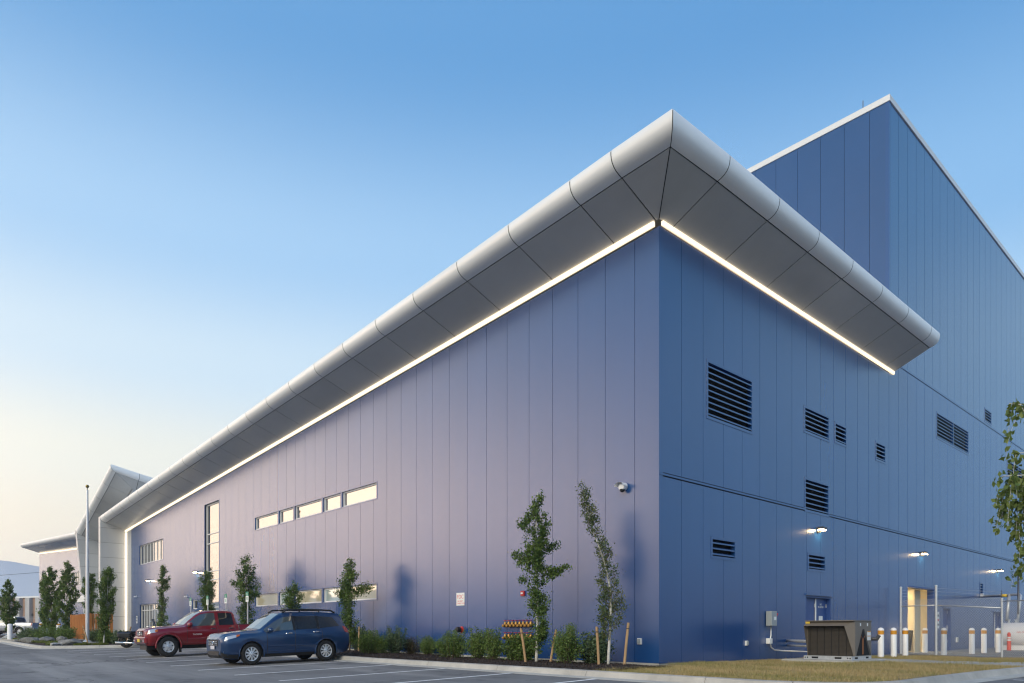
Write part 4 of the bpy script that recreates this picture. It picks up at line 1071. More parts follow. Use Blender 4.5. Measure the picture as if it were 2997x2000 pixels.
# ---- crew-cab pickups
def make_pickup(label, loc, rot, paint, plate, detail=True, name='pickup_truck', cat='pickup truck'):
    root = thing(name, label, cat, loc)
    root.rotation_euler = rot
    rows = [(2.40, .52, .55, .68, .66, .68, .82, .62, .94, .50, 1.0, 1.02),
            (2.34, .46, .70, .83, .66, .84, .88, .79, 1.0, .62, 1.055, 1.085),
            (2.24, .44, .78, .90, .68, .90, .91, .84, 1.035, .67, 1.08, 1.115),
            (2.05, .44, .82, .935, .70, .935, .92, .86, 1.06, .70, 1.10, 1.14),
            (1.62, .44, .83, .945, .72, .94, .96, .86, 1.09, .71, 1.125, 1.175),
            (1.25, .44, .83, .93, .70, .93, .97, .86, 1.11, .71, 1.14, 1.195),
            (1.08, .44, .83, .92, .70, .925, .98, .86, 1.12, .705, 1.15, 1.205),
            (0.98, .44, .83, .92, .70, .925, .98, .86, 1.125, .70, 1.175, 1.22),
            (0.72, .44, .83, .92, .70, .925, .98, .858, 1.13, .67, 1.38, 1.43),
            (0.42, .44, .83, .92, .70, .925, .99, .856, 1.135, .64, 1.60, 1.655),
            (0.22, .44, .83, .92, .70, .925, .99, .855, 1.14, .63, 1.685, 1.74),
            (-.15, .44, .83, .92, .70, .925, .99, .853, 1.145, .625, 1.72, 1.775),
            (-.60, .44, .83, .92, .70, .925, .99, .852, 1.15, .625, 1.72, 1.775),
            (-1.00, .44, .83, .92, .70, .925, .99, .85, 1.155, .625, 1.69, 1.745),
            (-1.10, .44, .83, .92, .70, .925, .99, .85, 1.155, .635, 1.56, 1.60),
            (-1.17, .44, .83, .92, .70, .925, .99, .85, 1.155, .66, 1.22, 1.23),
            (-1.19, .44, .83, .92, .70, .925, .99, .87, 1.17, .80, 1.185, 1.185),
            (-1.62, .44, .83, .945, .72, .94, .99, .88, 1.17, .82, 1.185, 1.185),
            (-2.60, .46, .82, .93, .70, .93, .99, .88, 1.17, .82, 1.185, 1.185),
            (-2.72, .48, .81, .92, .70, .92, .99, .87, 1.165, .82, 1.18, 1.18),
            (-2.76, .52, .80, .90, .70, .90, .98, .86, 1.15, .80, 1.165, 1.165)]
    sh = Shell(rows, (1.623, -1.623), .40, .47)
    shell_body(sh, paint, root, -2.76, 2.40)
    for (a, c) in ((.90, -.31), (-.325, -1.04)):
        d = sh.patch(c, a, 3.0, 5.98, .004, nx=20, nk=10).build('door', paint, root, smooth=40)
        h = MB()
        for sd in (1, -1): h.tube([sh.pt(c+.10, 5.3, sd, 0)]+[sh.pt(c+.12+.03*i_, 5.3, sd, .03) for i_ in range(5)]+[sh.pt(c+.27, 5.3, sd, 0)], .018, 7)
        h.build('handle', M['steel_dark'] if detail else paint, d, smooth=True)
        mo = MB()
        for sd in (1, -1): mo.tube([sh.pt(c+.03+(a-c-.06)*i_/8, 3.9, sd, .004) for i_ in range(9)], .022, 6)
        mo.build('moulding', paint, d, smooth=True)
    for x in (.90, -.318, -1.04): seam(sh, x, 3.0, 6.0, root)
    seam(sh, -1.185, 2.5, 6.6, root, r=.016)
    for (a, c) in ((.90, -.25), (-.39, -.99)):
        b = MB()
        for sd in (1, -1): sh.quadpatch((a, 6.08), (c, 6.08), (c+(.04 if c < -.5 else 0), 7.85), (a-(.05 if a > .5 else .0), 7.85), .004, sd, 12, b)
        b.build('side_window', M['car_glass_clear'] if a > .5 else M['car_glass'], root, smooth=True)
    b = MB()
    for sd in (1, -1): sh.grid([.25+(.96-.25)*i_/10 for i_ in range(11)], [9.02, 9.5, 10, 10.5, 11], sd, .006, b)
    b.build('windscreen', M['car_glass_clear'], root, smooth=True)
    b = MB()
    for sd in (1, -1): sh.grid([-1.16, -1.14, -1.12, -1.10, -1.07], [9.2, 10, 11], sd, .006, b)
    b.build('rear_window', M['car_glass'], root, smooth=True)
    bd = MB()
    for sd in (1, -1): bd.tube([sh.pt(-1.20, 8.3, sd, .0), sh.pt(-2.0, 8.3, sd, .0), sh.pt(-2.74, 8.3, sd, .0)], .035, 6)
    bd.bbox(-2.72, -1.22, -.80, .80, 1.15, 1.20, .02); bd.build('bed_cover', M['black_plastic'], root)
    for ax_ in (1.623, -1.623):
        b = MB()
        for sd in (1, -1):
            pts = []
            for i_ in range(19):
                t = R(-6)+R(192)*i_/18; x = ax_+.475*math.cos(t); z = .40+.475*math.sin(t); pts.append((x, sd*.945, z))
            b.tube(pts, .032, 6)
        b.build('arch_flare', paint, root, smooth=True)
    g = MB().bbox(2.37, 2.415, -.36, .36, .82, .99, .01).build('grille', M['black_plastic'], root)
    MB().bbox(2.36, 2.43, -.40, .40, .985, 1.02, .01).bbox(2.36, 2.43, -.40, .40, .795, .825, .01).build('grille_surround', paint, g)
    for z in (.862, .905, .948): MB().bbox(2.41, 2.428, -.33, .33, z-.012, z+.012, .004).build('grille_bar', M['chrome'], g)
    MB().lathe([(.04, .0), (.06, .012), (.075, .0)], (2.428, 0, .905), 'x', 18).build('emblem', M['chrome'], g, smooth=True)
    bm = MB().bbox(2.22, 2.45, -.80, .80, .50, .80, .06).build('bumper', paint, root, smooth=30)
    MB().bbox(2.40, 2.46, -.42, .42, .56, .68, .01).build('lower_intake', M['black_plastic'], bm)
    MB().bbox(2.46, 2.475, -.16, .16, .58, .70, .004).build('number_plate', plate, bm)
    for sd in (1, -1):
        b = MB(); sh.quadpatch((2.35, 5.0), (2.06, 5.15), (2.04, 6.15), (2.30, 6.3), .010, sd, 8, b); hl = b.build('headlight', M['headlamp'], root, smooth=True)
        b = MB(); sh.quadpatch((2.10, 5.2), (2.0, 5.3), (1.99, 5.85), (2.09, 5.85), .014, sd, 4, b); b.build('indicator', M['amber'], hl, smooth=True)
        MB().lathe([(.06, .03), (.05, .0), (.001, -.01)], (2.435, sd*.64, .65), 'x', 14).build('fog_lamp', M['headlamp'], bm, smooth=True)
        b = MB(); sh.quadpatch((-2.62, 4.8), (-2.75, 4.8), (-2.745, 6.2), (-2.62, 6.2), .008, sd, 5, b); b.build('tail_light', M['tail_red'], root, smooth=True)
        MB().box(1.623-.50, 1.623-.47, sd*.72-.10, sd*.72+.16, .16, .62).build('mud_flap', M['black_plastic'], root)
    MB().bbox(-2.85, -2.74, -.85, .85, .55, .75, .03).build('rear_bumper', M['chrome'], root)
    MB().box(-2.6, 2.3, -.45, .45, .28, .46).build('chassis', M['black_plastic'], root)
    MB().bbox(-.95, .85, -.66, .66, .6, 1.10, .1).build('interior', M['black_plastic'], root)
    for x in (.15, -.75):
        for y in (.36, -.36): MB().bbox(x-.30, x-.16, y-.22, y+.22, .9, 1.36, .06).bbox(x-.29, x-.19, y-.12, y+.12, 1.37, 1.55, .04).build('seat', M['unit_brown'], root)
    mirror(root, sh, .80, paint, 1.22, .82, 1.15)
    if detail: text_part('TACOMA', .085, M['sign_white'], root, loc=(.52, .949, .83), rot=Matrix(((-1, 0, 0), (0, 0, 1), (0, 1, 0))))
    for x in (1.623, -1.623):
        for sd in (1, -1): wheel(root, x, sd*.80, .392, .255, .225, 6, sd, wide=True)
    return root
truck = make_pickup('dark red crew-cab pickup truck parked nose out beside the blue SUV', (-17.98, -5.88, gz(-17.98, -5.88)), (0, .023, R(-90)), M['car_red'], M['plate_yellow']); truck.scale = (.955, .98, 1.0); split_sides(truck)
ram = make_pickup('silver pickup truck far off at the left edge beyond the planted island', (-76.6, -5.6, .30), (0, 0, math.atan2(-.7417, -.6707)), M['car_silver'], M['plate_white'], detail=False)
ram.scale = (1.12, 1.10, 1.12); split_sides(ram)
# ---- touring motorcycle (rear wheel towards the car park)
def make_bike(loc, rz):
    root = thing('motorcycle', 'black and chrome touring motorcycle with saddlebags parked next to the red pickup', 'motorcycle', loc, rz)
    for x, r_, w in ((-.80, .33, .15), (.85, .33, .12)):
        t = MB(); t.lathe([(.19, -.5*w), (r_-.04, -.48*w), (r_, -.2*w), (r_, .2*w), (r_-.04, .48*w), (.19, .5*w)], (x, 0, r_), 'y', 28); wh = t.build('wheel', M['rubber'], root, smooth=50)
        s_ = MB(); s_.lathe([(.2, -.03), (.2, .03)], (x, 0, r_), 'y', 24); s_.lathe([(.04, -.07), (.06, -.02), (.06, .02), (.04, .07)], (x, 0, r_), 'y', 12)
        for k in range(14):
            a = 2*PI*k/14; s_.tube([(x+.04*math.cos(a), .02*(-1)**k, r_+.04*math.sin(a)), (x+.2*math.cos(a+.2), 0, r_+.2*math.sin(a+.2))], .006, 4)
        s_.build('spokes', M['chrome'], wh)
        f = MB(); n = 14; o_ = 0
        for i_ in range(n+1):
            a = R(-5 if x < 0 else 20)+R(165 if x < 0 else 130)*i_/n; rr = r_+.035
            for y_, q in ((-.09, -.03), (-.06, .012), (0, .02), (.06, .012), (.09, -.03)): f.v.append((x+(-math.cos(a) if x < 0 else math.cos(a))*(rr+q), y_, r_+math.sin(a)*(rr+q)))
        for i_ in range(n):
            for j in range(4): f.f.append((i_*5+j, i_*5+j+1, (i_+1)*5+j+1, (i_+1)*5+j)); f.m.append(0)
        f.build('mudguard', M['leather'], root, smooth=True)
    MB().bbox(-.15, .42, -.17, .17, .20, .62, .06).build('engine', M['steel_dark'], root)
    e = MB()
    for a in (R(65), R(115)):
        for k in range(5): e.lathe([(.001, 0), (.10, 0), (.10, .014), (.001, .014)], (.14+math.cos(a)*(.14+.03*k), 0, .45+math.sin(a)*(.14+.03*k)), 'z', 14)
    e.build('cylinders', M['chrome'], root)
    tk = MB(); tk.lathe([(.001, -.30), (.10, -.26), (.16, -.08), (.17, .08), (.13, .24), (.001, .30)], (.22, 0, .82), 'x', 16); tk.v = [(x, y, .82+(z-.82)*.75) for x, y, z in tk.v]; tk.build('fuel_tank', M['leather'], root, smooth=True)
    se = MB(); se.bbox(-.85, .02, -.17, .17, .66, .78, .05); se.bbox(-.75, -.35, -.15, .15, .76, .84, .04); se.build('seat', M['leather'], root, smooth=30)
    for sd in (1, -1):
        sb = MB().bbox(-1.15, -.50, sd*.30-.11, sd*.30+.11, .50, .82, .07).build('saddlebag', M['leather'], root, smooth=30)
        MB().bbox(-1.13, -.52, sd*.30-.112, sd*.30+.112, .74, .755, .004).build('bag_trim', M['chrome'], sb)
        ex = MB().tube([(.15, sd*.16, .42), (-.05, sd*.22, .28), (-.4, sd*.25, .24), (-1.25, sd*.26, .27)], [.025, .03, .045, .05], 12).build('exhaust', M['chrome'], root, smooth=True)
        MB().tube([(.85, sd*.10, .33), (.50, sd*.10, 1.02)], .028, 8).build('fork', M['chrome'], root, smooth=True)
        MB().tube([(.52, sd*.05, 1.04), (.46, sd*.28, 1.14), (.22, sd*.42, 1.06)], .015, 6).build('handlebar', M['chrome'], root, smooth=True)
        m_ = MB().tube([(.40, sd*.34, 1.12), (.42, sd*.42, 1.28)], .007, 5).build('mirror_stem', M['chrome'], root)
        MB().lathe([(.001, -.01), (.055, -.008), (.055, .008), (.001, .01)], (.42, sd*.44, 1.31), 'x', 12).build('mirror', M['chrome'], m_)
        MB().lathe([(.001, .05), (.04, .04), (.05, 0), (.001, -.01)], (-1.02, sd*.16, .62), 'x', 10).build('indicator', M['tail_red'], root)
    MB().lathe([(.001, .10), (.07, .08), (.10, 0), (.06, -.10), (.001, -.12)], (.72, 0, .93), 'x', 16).build('headlight', M['chrome'], root, smooth=True)
    ws = MB(); n = 8
    for i_ in range(n+1):
        a = R(-55)+R(110)*i_/n
        for z, rr in ((.98, .26), (1.25, .27), (1.46, .22)): ws.v.append((.62-.30*(z-.98)-.20*(1-math.cos(a)), math.sin(a)*rr*1.1, z))
    for i_ in range(n):
        for j in range(2): ws.f.append((i_*3+j, i_*3+j+1, (i_+1)*3+j+1, (i_+1)*3+j)); ws.m.append(0)
    ws.build('windshield', M['car_glass_clear'], root, smooth=True)
    MB().lathe([(.001, -.02), (.05, -.02), (.05, .0), (.001, .01)], (-1.13, 0, .60), 'x', 12).build('tail_light', M['tail_red'], root)
    return root
bike = make_bike((-28.15+.45, -5.55, gz(-27.8, -5.5)), R(62))
# ================================================================== TREES AND SHRUBS
RG = np.array([0.6707, 0.7417, 0.0])       # the way "to the right" when seen from the car park
def tree(name, label, base, height, prof, nleaf, leaf, material, seed, cat='tree', group=None, lean=None, bark='bark_brown', trunk_r=.035, t0=.1, nbr=70, side=(), gap=0.0, rise=1.1, tonebias=0., tuft=.075, droop=None):
    """prof: list of (t, radius); lean: list of (t, shift along RG)"""
    r = np.random.default_rng(seed); base = np.array(base, float)
    root = thing(name, label, cat, tuple(base), 0, group)
    pt = np.array(prof); ln = np.array(lean if lean else [(0, 0), (1, 0)])
    rad = lambda t: np.interp(t, pt[:, 0], pt[:, 1]); sh = lambda t: np.interp(t, ln[:, 0], ln[:, 1])
    axis_pt = lambda t: np.array([0, 0, height*t])+RG*sh(t)+np.array([.02*math.sin(9*t+seed), .02*math.cos(7*t+seed), 0])
    tb = MB(); ts = np.linspace(0, .97, 16)
    tb.tube([tuple(axis_pt(t)+np.array([0, 0, -.05 if t == 0 else 0])) for t in ts], [max(.004, trunk_r*(1-.85*t)) for t in ts], 8)
    C_, T_ = [], []; tw = MB()
    branches = []
    for k in range(nbr):
        t = t0+(0.97-t0)*(k+r.uniform(0, 1))/nbr; az = r.uniform(0, 2*PI); R_ = rad(t)*r.uniform(.55, 1.12)
        branches.append((t, np.array([math.cos(az), math.sin(az), 0.]), R_, r.uniform(.7, 1.5)*rise, 1.0))
    for (t, s_, ln_, up) in side: branches.append((t, RG*s_+np.array([.1, -.1, 0]), ln_, up, 1.6))
    wsum = sum(max(.05, b_[2])*b_[4] for b_ in branches)
    for (t, d, R_, up, wt) in branches:
        o_ = axis_pt(max(.02, t-.5*R_*up/height)); n = max(2, int((2.1 if leaf < .2 else 1.35)*nleaf*max(.05, R_)*wt/wsum))
        L_ = max(.05, R_)
        end = o_+d*L_+np.array([0, 0, L_*up]); mid = (o_+end)/2+r.normal(0, .03, 3)+d*.05*L_
        if L_ > .12: tw.tube([tuple(o_), tuple(mid), tuple(end)], [max(.003, trunk_r*.32*(1-t)), .005, .002], 4, cap=False)
        u = r.uniform(.15, 1.05, n)**.8
        P = (1-u)[:, None]**2*o_+2*(u*(1-u))[:, None]*mid+(u**2)[:, None]*end
        # tufts along the twig
        kt = max(2, int(n/9)); cen = r.integers(0, n, kt); P = P[cen[r.integers(0, kt, n)]]+r.normal(0, tuft, (n, 3))
        C_.append(P); T_.append(np.clip(r.normal(.40, .22, n)+.26*r.normal()+tonebias, 0, 1))
    tb.build('trunk', M[bark], root, smooth=True)
    if tw.f: tw.build('twigs', M['bark_brown'], root, smooth=True)
    C_ = np.concatenate(C_); T_ = np.concatenate(T_)
    if gap > 0:
        ph = r.uniform(0, 6, 3); g = np.sin(C_[:, 2]*5.1+ph[0])+np.sin(C_[:, 0]*9+ph[1])+np.sin(C_[:, 1]*9+ph[2]); k = g > (-1.6+gap*2.0); C_, T_ = C_[k], T_[k]
    V, F = quads(C_, r.uniform(.55, 1.25, len(C_))*leaf, nrmdir=(0, 0, .6), aspect=1.05, tilt=1.0, seed=seed+5, droop=droop)
    leaf_field('crown', V, F, T_, M[material], root)
    return root
col_prof = [(.0, .0), (.08, .22), (.2, .75), (.45, 1.0), (.7, .8), (.88, .42), (1, .06)]
def P_(r_, shape=col_prof): return [(t, v*r_) for t, v in shape]
GA = 'columnar trees along the front wall'
tree('columnar_tree', 'narrow dark green tree with side branches between two stakes by the brass valves', (-2.57, -2.09, -.01), 4.90, [(.0, .05), (.07, .14), (.13, .27), (.3, .27), (.47, .25), (.52, .30), (.62, .40), (.72, .34), (.80, .28), (.85, .15), (.93, .12), (1, .03)], 6000, .066, 'leaf_dark', 11, bark='bark_birch', trunk_r=.045, t0=.08, nbr=120, rise=.9,
     side=[(.53, 1, .88, .10), (.50, 1, .55, .15), (.60, -1, .62, .25), (.57, -1, .45, .1), (.64, 1, .55, .55), (.47, -1, .42, .1), (.77, -1, .45, .5), (.80, -1, .30, .5)], tuft=.06, gap=.1)
tree('birch_tree', 'leaning white-trunked birch with thin crown near the building corner', (-0.35, -1.66, -.02), 4.85, [(0, .03), (.12, .12), (.18, .30), (.30, .34), (.40, .30), (.48, .16), (.56, .20), (.7, .16), (.82, .20), (.92, .15), (1, .04)], 3000, .052, 'leaf_birch', 23, lean=[(0, 0), (.2, .03), (.4, .02), (.55, -.10), (.75, -.42), (1, -.72)], bark='bark_birch', trunk_r=.040, t0=.16, nbr=85, rise=1.5, gap=.25, tuft=.06)
tree('columnar_tree', 'young tree with two raised limbs in front of the lower windows', (-14.4, -1.3, gz(-14.4, -4)+.09), 3.85, [(0, .03), (.1, .22), (.25, .34), (.42, .30), (.5, .36), (.62, .46), (.75, .42), (.85, .25), (1, .05)], 3600, .070, 'leaf_dark', 31, trunk_r=.04, t0=.1, nbr=70, side=[(.62, 1, .95, .45), (.66, 1, .75, .55), (.60, -1, .50, .5), (.80, -1, .25, 1.2)], rise=1.0)
tree('columnar_tree', 'short bushy two-topped tree between the SUV roof and the lower windows', (-19.65, -1.3, gz(-19.65, -4)+.09), 3.05, [(0, .03), (.15, .3), (.4, .42), (.7, .45), (.85, .3), (1, .08)], 2400, .075, 'leaf_dark', 37, nbr=55, side=[(.7, 1, .42, 1.2), (.7, -1, .35, .4)])
tree('columnar_tree', 'broad-topped green tree behind the pickup bed and left of the lower windows', (-24.88, -1.4, gz(-24.88, -4)+.09), 4.72, [(0, .03), (.1, .25), (.3, .42), (.45, .38), (.58, .62), (.70, .62), (.82, .42), (.92, .22), (1, .08)], 3300, .08, 'leaf_dark', 41, nbr=75, side=[(.66, -1, .72, .3), (.55, 1, .62, .2)])
tree('columnar_tree', 'slim green tree standing against the tall narrow window', (-30.78, -1.4, gz(-30.78, -4)+.09), 4.25, P_(.44, [(0, .05), (.1, .6), (.4, .9), (.6, .7), (.8, 1.0), (.92, .5), (1, .1)]), 2300, .085, 'leaf_dark', 43, nbr=60, side=[(.75, -1, .3, .4)])
tree('columnar_tree', 'slim green tree in front of the glazed entrance doors', (-39.47, -1.4, gz(-39.47, -4)+.09), 5.15, P_(.55, [(0, .05), (.1, .8), (.35, .85), (.45, .5), (.6, .7), (.75, .95), (.9, .5), (1, .1)]), 2600, .09, 'leaf_dark', 47, nbr=65, gap=.2)
tree('columnar_tree', 'pale-trunked columnar tree right of the flagpole between two stakes', (-31.99, -6.43, .13), 4.30, P_(.50, [(0, .03), (.09, .08), (.16, .55), (.35, .9), (.6, 1.0), (.78, .85), (.92, .45), (1, .08)]), 3600, .085, 'leaf_dark', 53, bark='bark_birch', trunk_r=.045, t0=.12, nbr=85, lean=[(0, 0), (.5, .12), (1, .28)])
tree('columnar_tree', 'dark green tree partly hidden behind the flagpole', (-49.2, -3.94, .30), 4.95, P_(.62, [(0, .05), (.12, .5), (.3, .9), (.45, .55), (.65, .95), (.85, .7), (1, .15)]), 2600, .11, 'leaf_dark', 59, nbr=60, lean=[(0, 0), (1, .35)])
tree('columnar_tree', 'tallest tree of the island standing left of the flagpole', (-51.63, -4.78, .27), 6.05, P_(.76), 3600, .12, 'leaf_dark', 61, nbr=80, tonebias=.05)
tree('columnar_tree', 'broad columnar tree at the far end of the pink wing', (-53.93, -5.45, .27), 5.75, P_(.78), 3600, .12, 'leaf_dark', 67, nbr=80, tonebias=.08)
tree('columnar_tree', 'slender tree touching the broad columnar tree at the wing end', (-54.9, -5.75, .27), 5.35, P_(.45), 1700, .12, 'leaf_dark', 71, nbr=45, tonebias=.08)
tree('columnar_tree', 'conical tree at the far left beside a white bollard', (-62.97, -7.12, .2), 5.2, P_(.72, [(0, .05), (.1, .5), (.3, .95), (.5, 1.0), (.7, .72), (.88, .35), (1, .04)]), 3000, .13, 'leaf_dark', 73, nbr=70)
# birch at the right edge: only its drooping twigs reach into the picture
def hanging_birch():
    r = np.random.default_rng(5); base = np.array([9.97, -5.55, gz(10, -5.4)+.12])
    root = thing('birch_tree', 'birch whose drooping leafy twigs hang in at the right edge', 'tree', tuple(base))
    tb = MB(); tb.tube([(0, 0, -.1), (.05, .05, 1.5), (0.02, 0, 3.2), (.1, .1, 5.2), (.1, .1, 6.6)], [.11, .09, .07, .045, .01], 9)
    C_ = []; 
    F_ = np.array([-.7417, .6707, 0])
    # limbs: (height on trunk, reach to the left, height of the tip, spread of hanging twigs)
    limbs = [(3.1, -.92, 3.50, 5), (2.9, -.70, 3.30, 4), (2.7, -.80, 2.95, 5), (2.4, -1.18, 2.62, 8), (2.35, -1.0, 2.52, 9), (2.2, -.95, 2.36, 9), (2.1, -.78, 2.45, 8), (1.9, -.86, 2.15, 8), (1.6, -.75, 1.85, 6),
             (4.2, -.10, 4.9, 7), (4.6, .1, 5.4, 7), (3.4, .8, 4.1, 8), (2.8, .9, 3.2, 8), (4.0, .7, 4.8, 8), (5.0, .3, 5.9, 8), (3.6, .1, 4.4, 8), (2.2, .7, 2.5, 6)]
    for k, (h0, reach, h1, nt) in enumerate(limbs):
        r = np.random.default_rng(300+k); dep = r.uniform(-.3, .3) if reach < 0 else r.uniform(-1., 1.)
        e = RG*reach+F_*dep; p0 = np.array([.03, .02, h0]); p1 = e*.55+np.array([0, 0, (h0+h1)/2+.15]); p2 = e+np.array([0, 0, h1])
        tb.tube([tuple(p0), tuple(p1), tuple(p2)], [.018, .010, .004], 5)
        for j in range(nt):
            u = .45+.6*(j+r.uniform(0, 1))/nt; s0 = (1-u)**2*p0+2*u*(1-u)*p1+u*u*p2
            if u > 1: s0 = p2
            ln = r.uniform(.25, .75); dr = RG*r.uniform(-.45, .15)+F_*r.uniform(-.3, .3)
            ps = [s0+dr*v*ln+np.array([0, 0, .05*v-.85*ln*v*v]) for v in np.linspace(0, 1, 5)]
            tb.tube([tuple(p) for p in ps], [.0035, .003, .0025, .002, .001], 4, cap=False)
            n = int(30*ln/.5); v = r.uniform(.08, 1, n); idx = v*4; i0 = np.minimum(idx.astype(int), 3); fr = (idx-i0)[:, None]; PS = np.array(ps)
            C_.append(PS[i0]*(1-fr)+PS[i0+1]*fr+r.normal(0, .028, (n, 3)))
    tb.build('trunk', M['bark_birch'], root, smooth=True)
    C_ = np.concatenate(C_); V, F = quads(C_, r.uniform(.055, .082, len(C_)), aspect=.95, tilt=1.0, seed=9, droop=(0, 0, -.9))
    leaf_field('crown', V, F, np.clip(r.normal(.5, .3, len(C_)), 0, 1), M['leaf_fresh'], root)
hanging_birch()
def shrub(label, base, w, h, n, material, seed, leaf=.045, group='shrubs in the bark bed', loose=.0, wisp=7):
    r = np.random.default_rng(seed); root = thing('shrub', label, 'shrub', tuple(base), 0, group)
    st = MB(); C_ = []
    nst = 46; n = int(n*2.3); w *= 1.12
    for k in range(nst):
        az = r.uniform(0, 2*PI); rr = w/2*math.sqrt(r.uniform(.02, 1)); top_ = h*(1.0-.45*(rr/(w/2))**2)*r.uniform(.78, 1.08)
        if k < wisp: top_ = h*r.uniform(.98, 1.12)
        e = np.array([math.cos(az)*rr, math.sin(az)*rr, top_]); b0 = np.array([math.cos(az)*rr*.25, math.sin(az)*rr*.25, -.03]); m_ = (e+b0)/2+np.array([math.cos(az), math.sin(az), 0])*rr*.25
        st.tube([tuple(b0), tuple(m_), tuple(e)], [.008, .005, .002], 4, cap=False)
        nn = n//nst; u = r.uniform(.12, 1.0, nn)**.75
        P = ((1-u)**2)[:, None]*b0+(2*u*(1-u))[:, None]*m_+(u**2)[:, None]*e
        sp = (.035 if k < wisp else .07+loose)*np.ones((nn, 1)); C_.append(P+r.normal(0, 1, (nn, 3))*sp*np.array([1, 1, .8]))
    st.build('stems', M['bark_brown'], root)
    C_ = np.concatenate(C_); C_[:, 2] = np.maximum(C_[:, 2], .02)
    V, F = quads(C_, r.uniform(.6, 1.25, len(C_))*leaf, nrmdir=(0, 0, .7), seed=seed+1)
    leaf_field('foliage', V, F, np.clip(r.normal(.5, .28, len(C_)), 0, 1), M[material], root)
for k, (lab, x, y, w, h, n, m_, lf, lo) in enumerate([
    ('blue-green shrub by the SUV tail at the foot of the two-limbed tree', -14.6, -.7, 1.0, .98, 2200, 'leaf_blue', .06, .02),
    ('dense bright green shrub nearest the SUV, front of the bed', -11.37, -2.17, .75, .80, 2400, 'leaf_shrub', .045, 0),
    ('small thin shrub squeezed between the bright green and the blue-green shrub', -11.08, -1.85, .42, .62, 1100, 'leaf_shrub', .045, .0),
    ('tall loose blue-green shrub close to the wall, second clump from the SUV', -11.34, -1.08, .86, .90, 2200, 'leaf_blue', .055, .03),
    ('sparse reddish-brown tinged shrub left of the round clipped bush', -11.3, -.42, .58, .60, 900, 'leaf_yellow', .045, .02),
    ('small round clipped bush left of the fire department inlet', -9.86, -.60, .66, .66, 2200, 'leaf_shrub', .038, -.02),
    ('round green bush below the red and white sign and wall inlet', -6.95, -1.70, .92, .84, 3000, 'leaf_shrub', .045, 0),
    ('upright green bush left of the lower row of brass valves', -5.80, -1.50, .70, .90, 2400, 'leaf_shrub', .045, 0),
    ('narrow green bush directly beside the brass valves', -4.62, -1.94, .46, .86, 1700, 'leaf_shrub', .045, 0),
    ('dark leafy shrub under the brass valves behind the leaning stake', -3.95, -1.45, .90, .70, 2300, 'leaf_dark', .07, .02),
    ('tall green bush between the columnar tree and the birch', -1.48, -2.06, .76, .96, 2800, 'leaf_shrub', .045, .0),
    ('large-leaved darker bush behind the left stake of the birch', -1.35, -1.05, .72, .80, 1700, 'leaf_blue', .075, .02)]):
    shrub(lab, (x, y, bed_z(x, y)), w, h, n, m_, 100+k, lf, loose=lo)
for k, (lab, x, y, w, h) in enumerate([
    ('low spreading shrub on the island nearest the silver pickup', -47.79, -7.57, 1.5, .85), ('wide low shrub behind the two grey boulders', -44.2, -7.1, 2.0, .85), ('rounded shrub at the foot of the tallest island tree', -46.8, -5.9, 1.2, .75),
    ('dark green shrub in front of the wooden fence left of the flagpole', -42.8, -6.3, 1.1, .80), ('shrub just right of the flagpole base', -37.0, -5.9, .8, .75), ('shrub beside the pale tree trunk right of the flagpole', -34.6, -5.7, .8, .75), ('shrub by the right stake near the motorcycle', -33.3, -5.2, .9, .7)]):
    shrub(lab, (x, y, bed_z(x, y)), w, h, 1700, 'leaf_blue' if k % 2 == 0 else 'leaf_shrub', 140+k, .075, group='shrubs on the island', loose=.05)
# low yellow-green ground cover on the island
r = np.random.default_rng(3); pts = []
for (x, y, a, c) in ((-44.5, -8.35, 1.8, .35), (-40.5, -8.3, 2.2, .35), (-37.5, -7.9, 1.6, .5), (-34.8, -8.3, .9, .35), (-33.4, -8.6, .8, .3), (-31.3, -7.6, .6, .4), (-30.6, -6.9, .6, .35), (-33.4, -7.3, .9, .3), (-50.5, -8.3, 2.5, .3)):
    n = 900; t = r.uniform(0, 2*PI, n); q = np.sqrt(r.uniform(0, 1, n)); X_ = x+a*q*np.cos(t); Y_ = y+c*q*np.sin(t)
    pts.append(np.stack([X_, Y_, [bed_z(p, s_)+r.uniform(.01, .11) for p, s_ in zip(X_, Y_)]], 1))
pts = np.concatenate(pts); V, F = quads(pts, r.uniform(.05, .09, len(pts)), nrmdir=(0, 0, 1), seed=2)
tag(leaf_field('ground_cover', V, F, r.uniform(0, 1, len(pts)), M['ground_cover_green']), 'low yellow-green ground cover among the boulders', None, kind='stuff')
# weeds along the walk edge and at the kerb
r = np.random.default_rng(8); n = 500; X_ = r.uniform(2.8, 6.9, n); Y_ = 7.72-(X_-2.62)*.2235-.02+r.normal(0, .03, n)
pts = np.stack([X_, Y_, [lawn_z(a, c)+r.uniform(.0, .07) for a, c in zip(X_, Y_)]], 1); V, F = quads(pts, r.uniform(.03, .07, n), nrmdir=(0, 0, .2), aspect=.35, seed=4, droop=(0, 0, 1.2))
tag(leaf_field('edge_grass', V, F, r.uniform(0, 1, n), M['grass_blade']), 'longer grass along the concrete walk', None, kind='stuff')
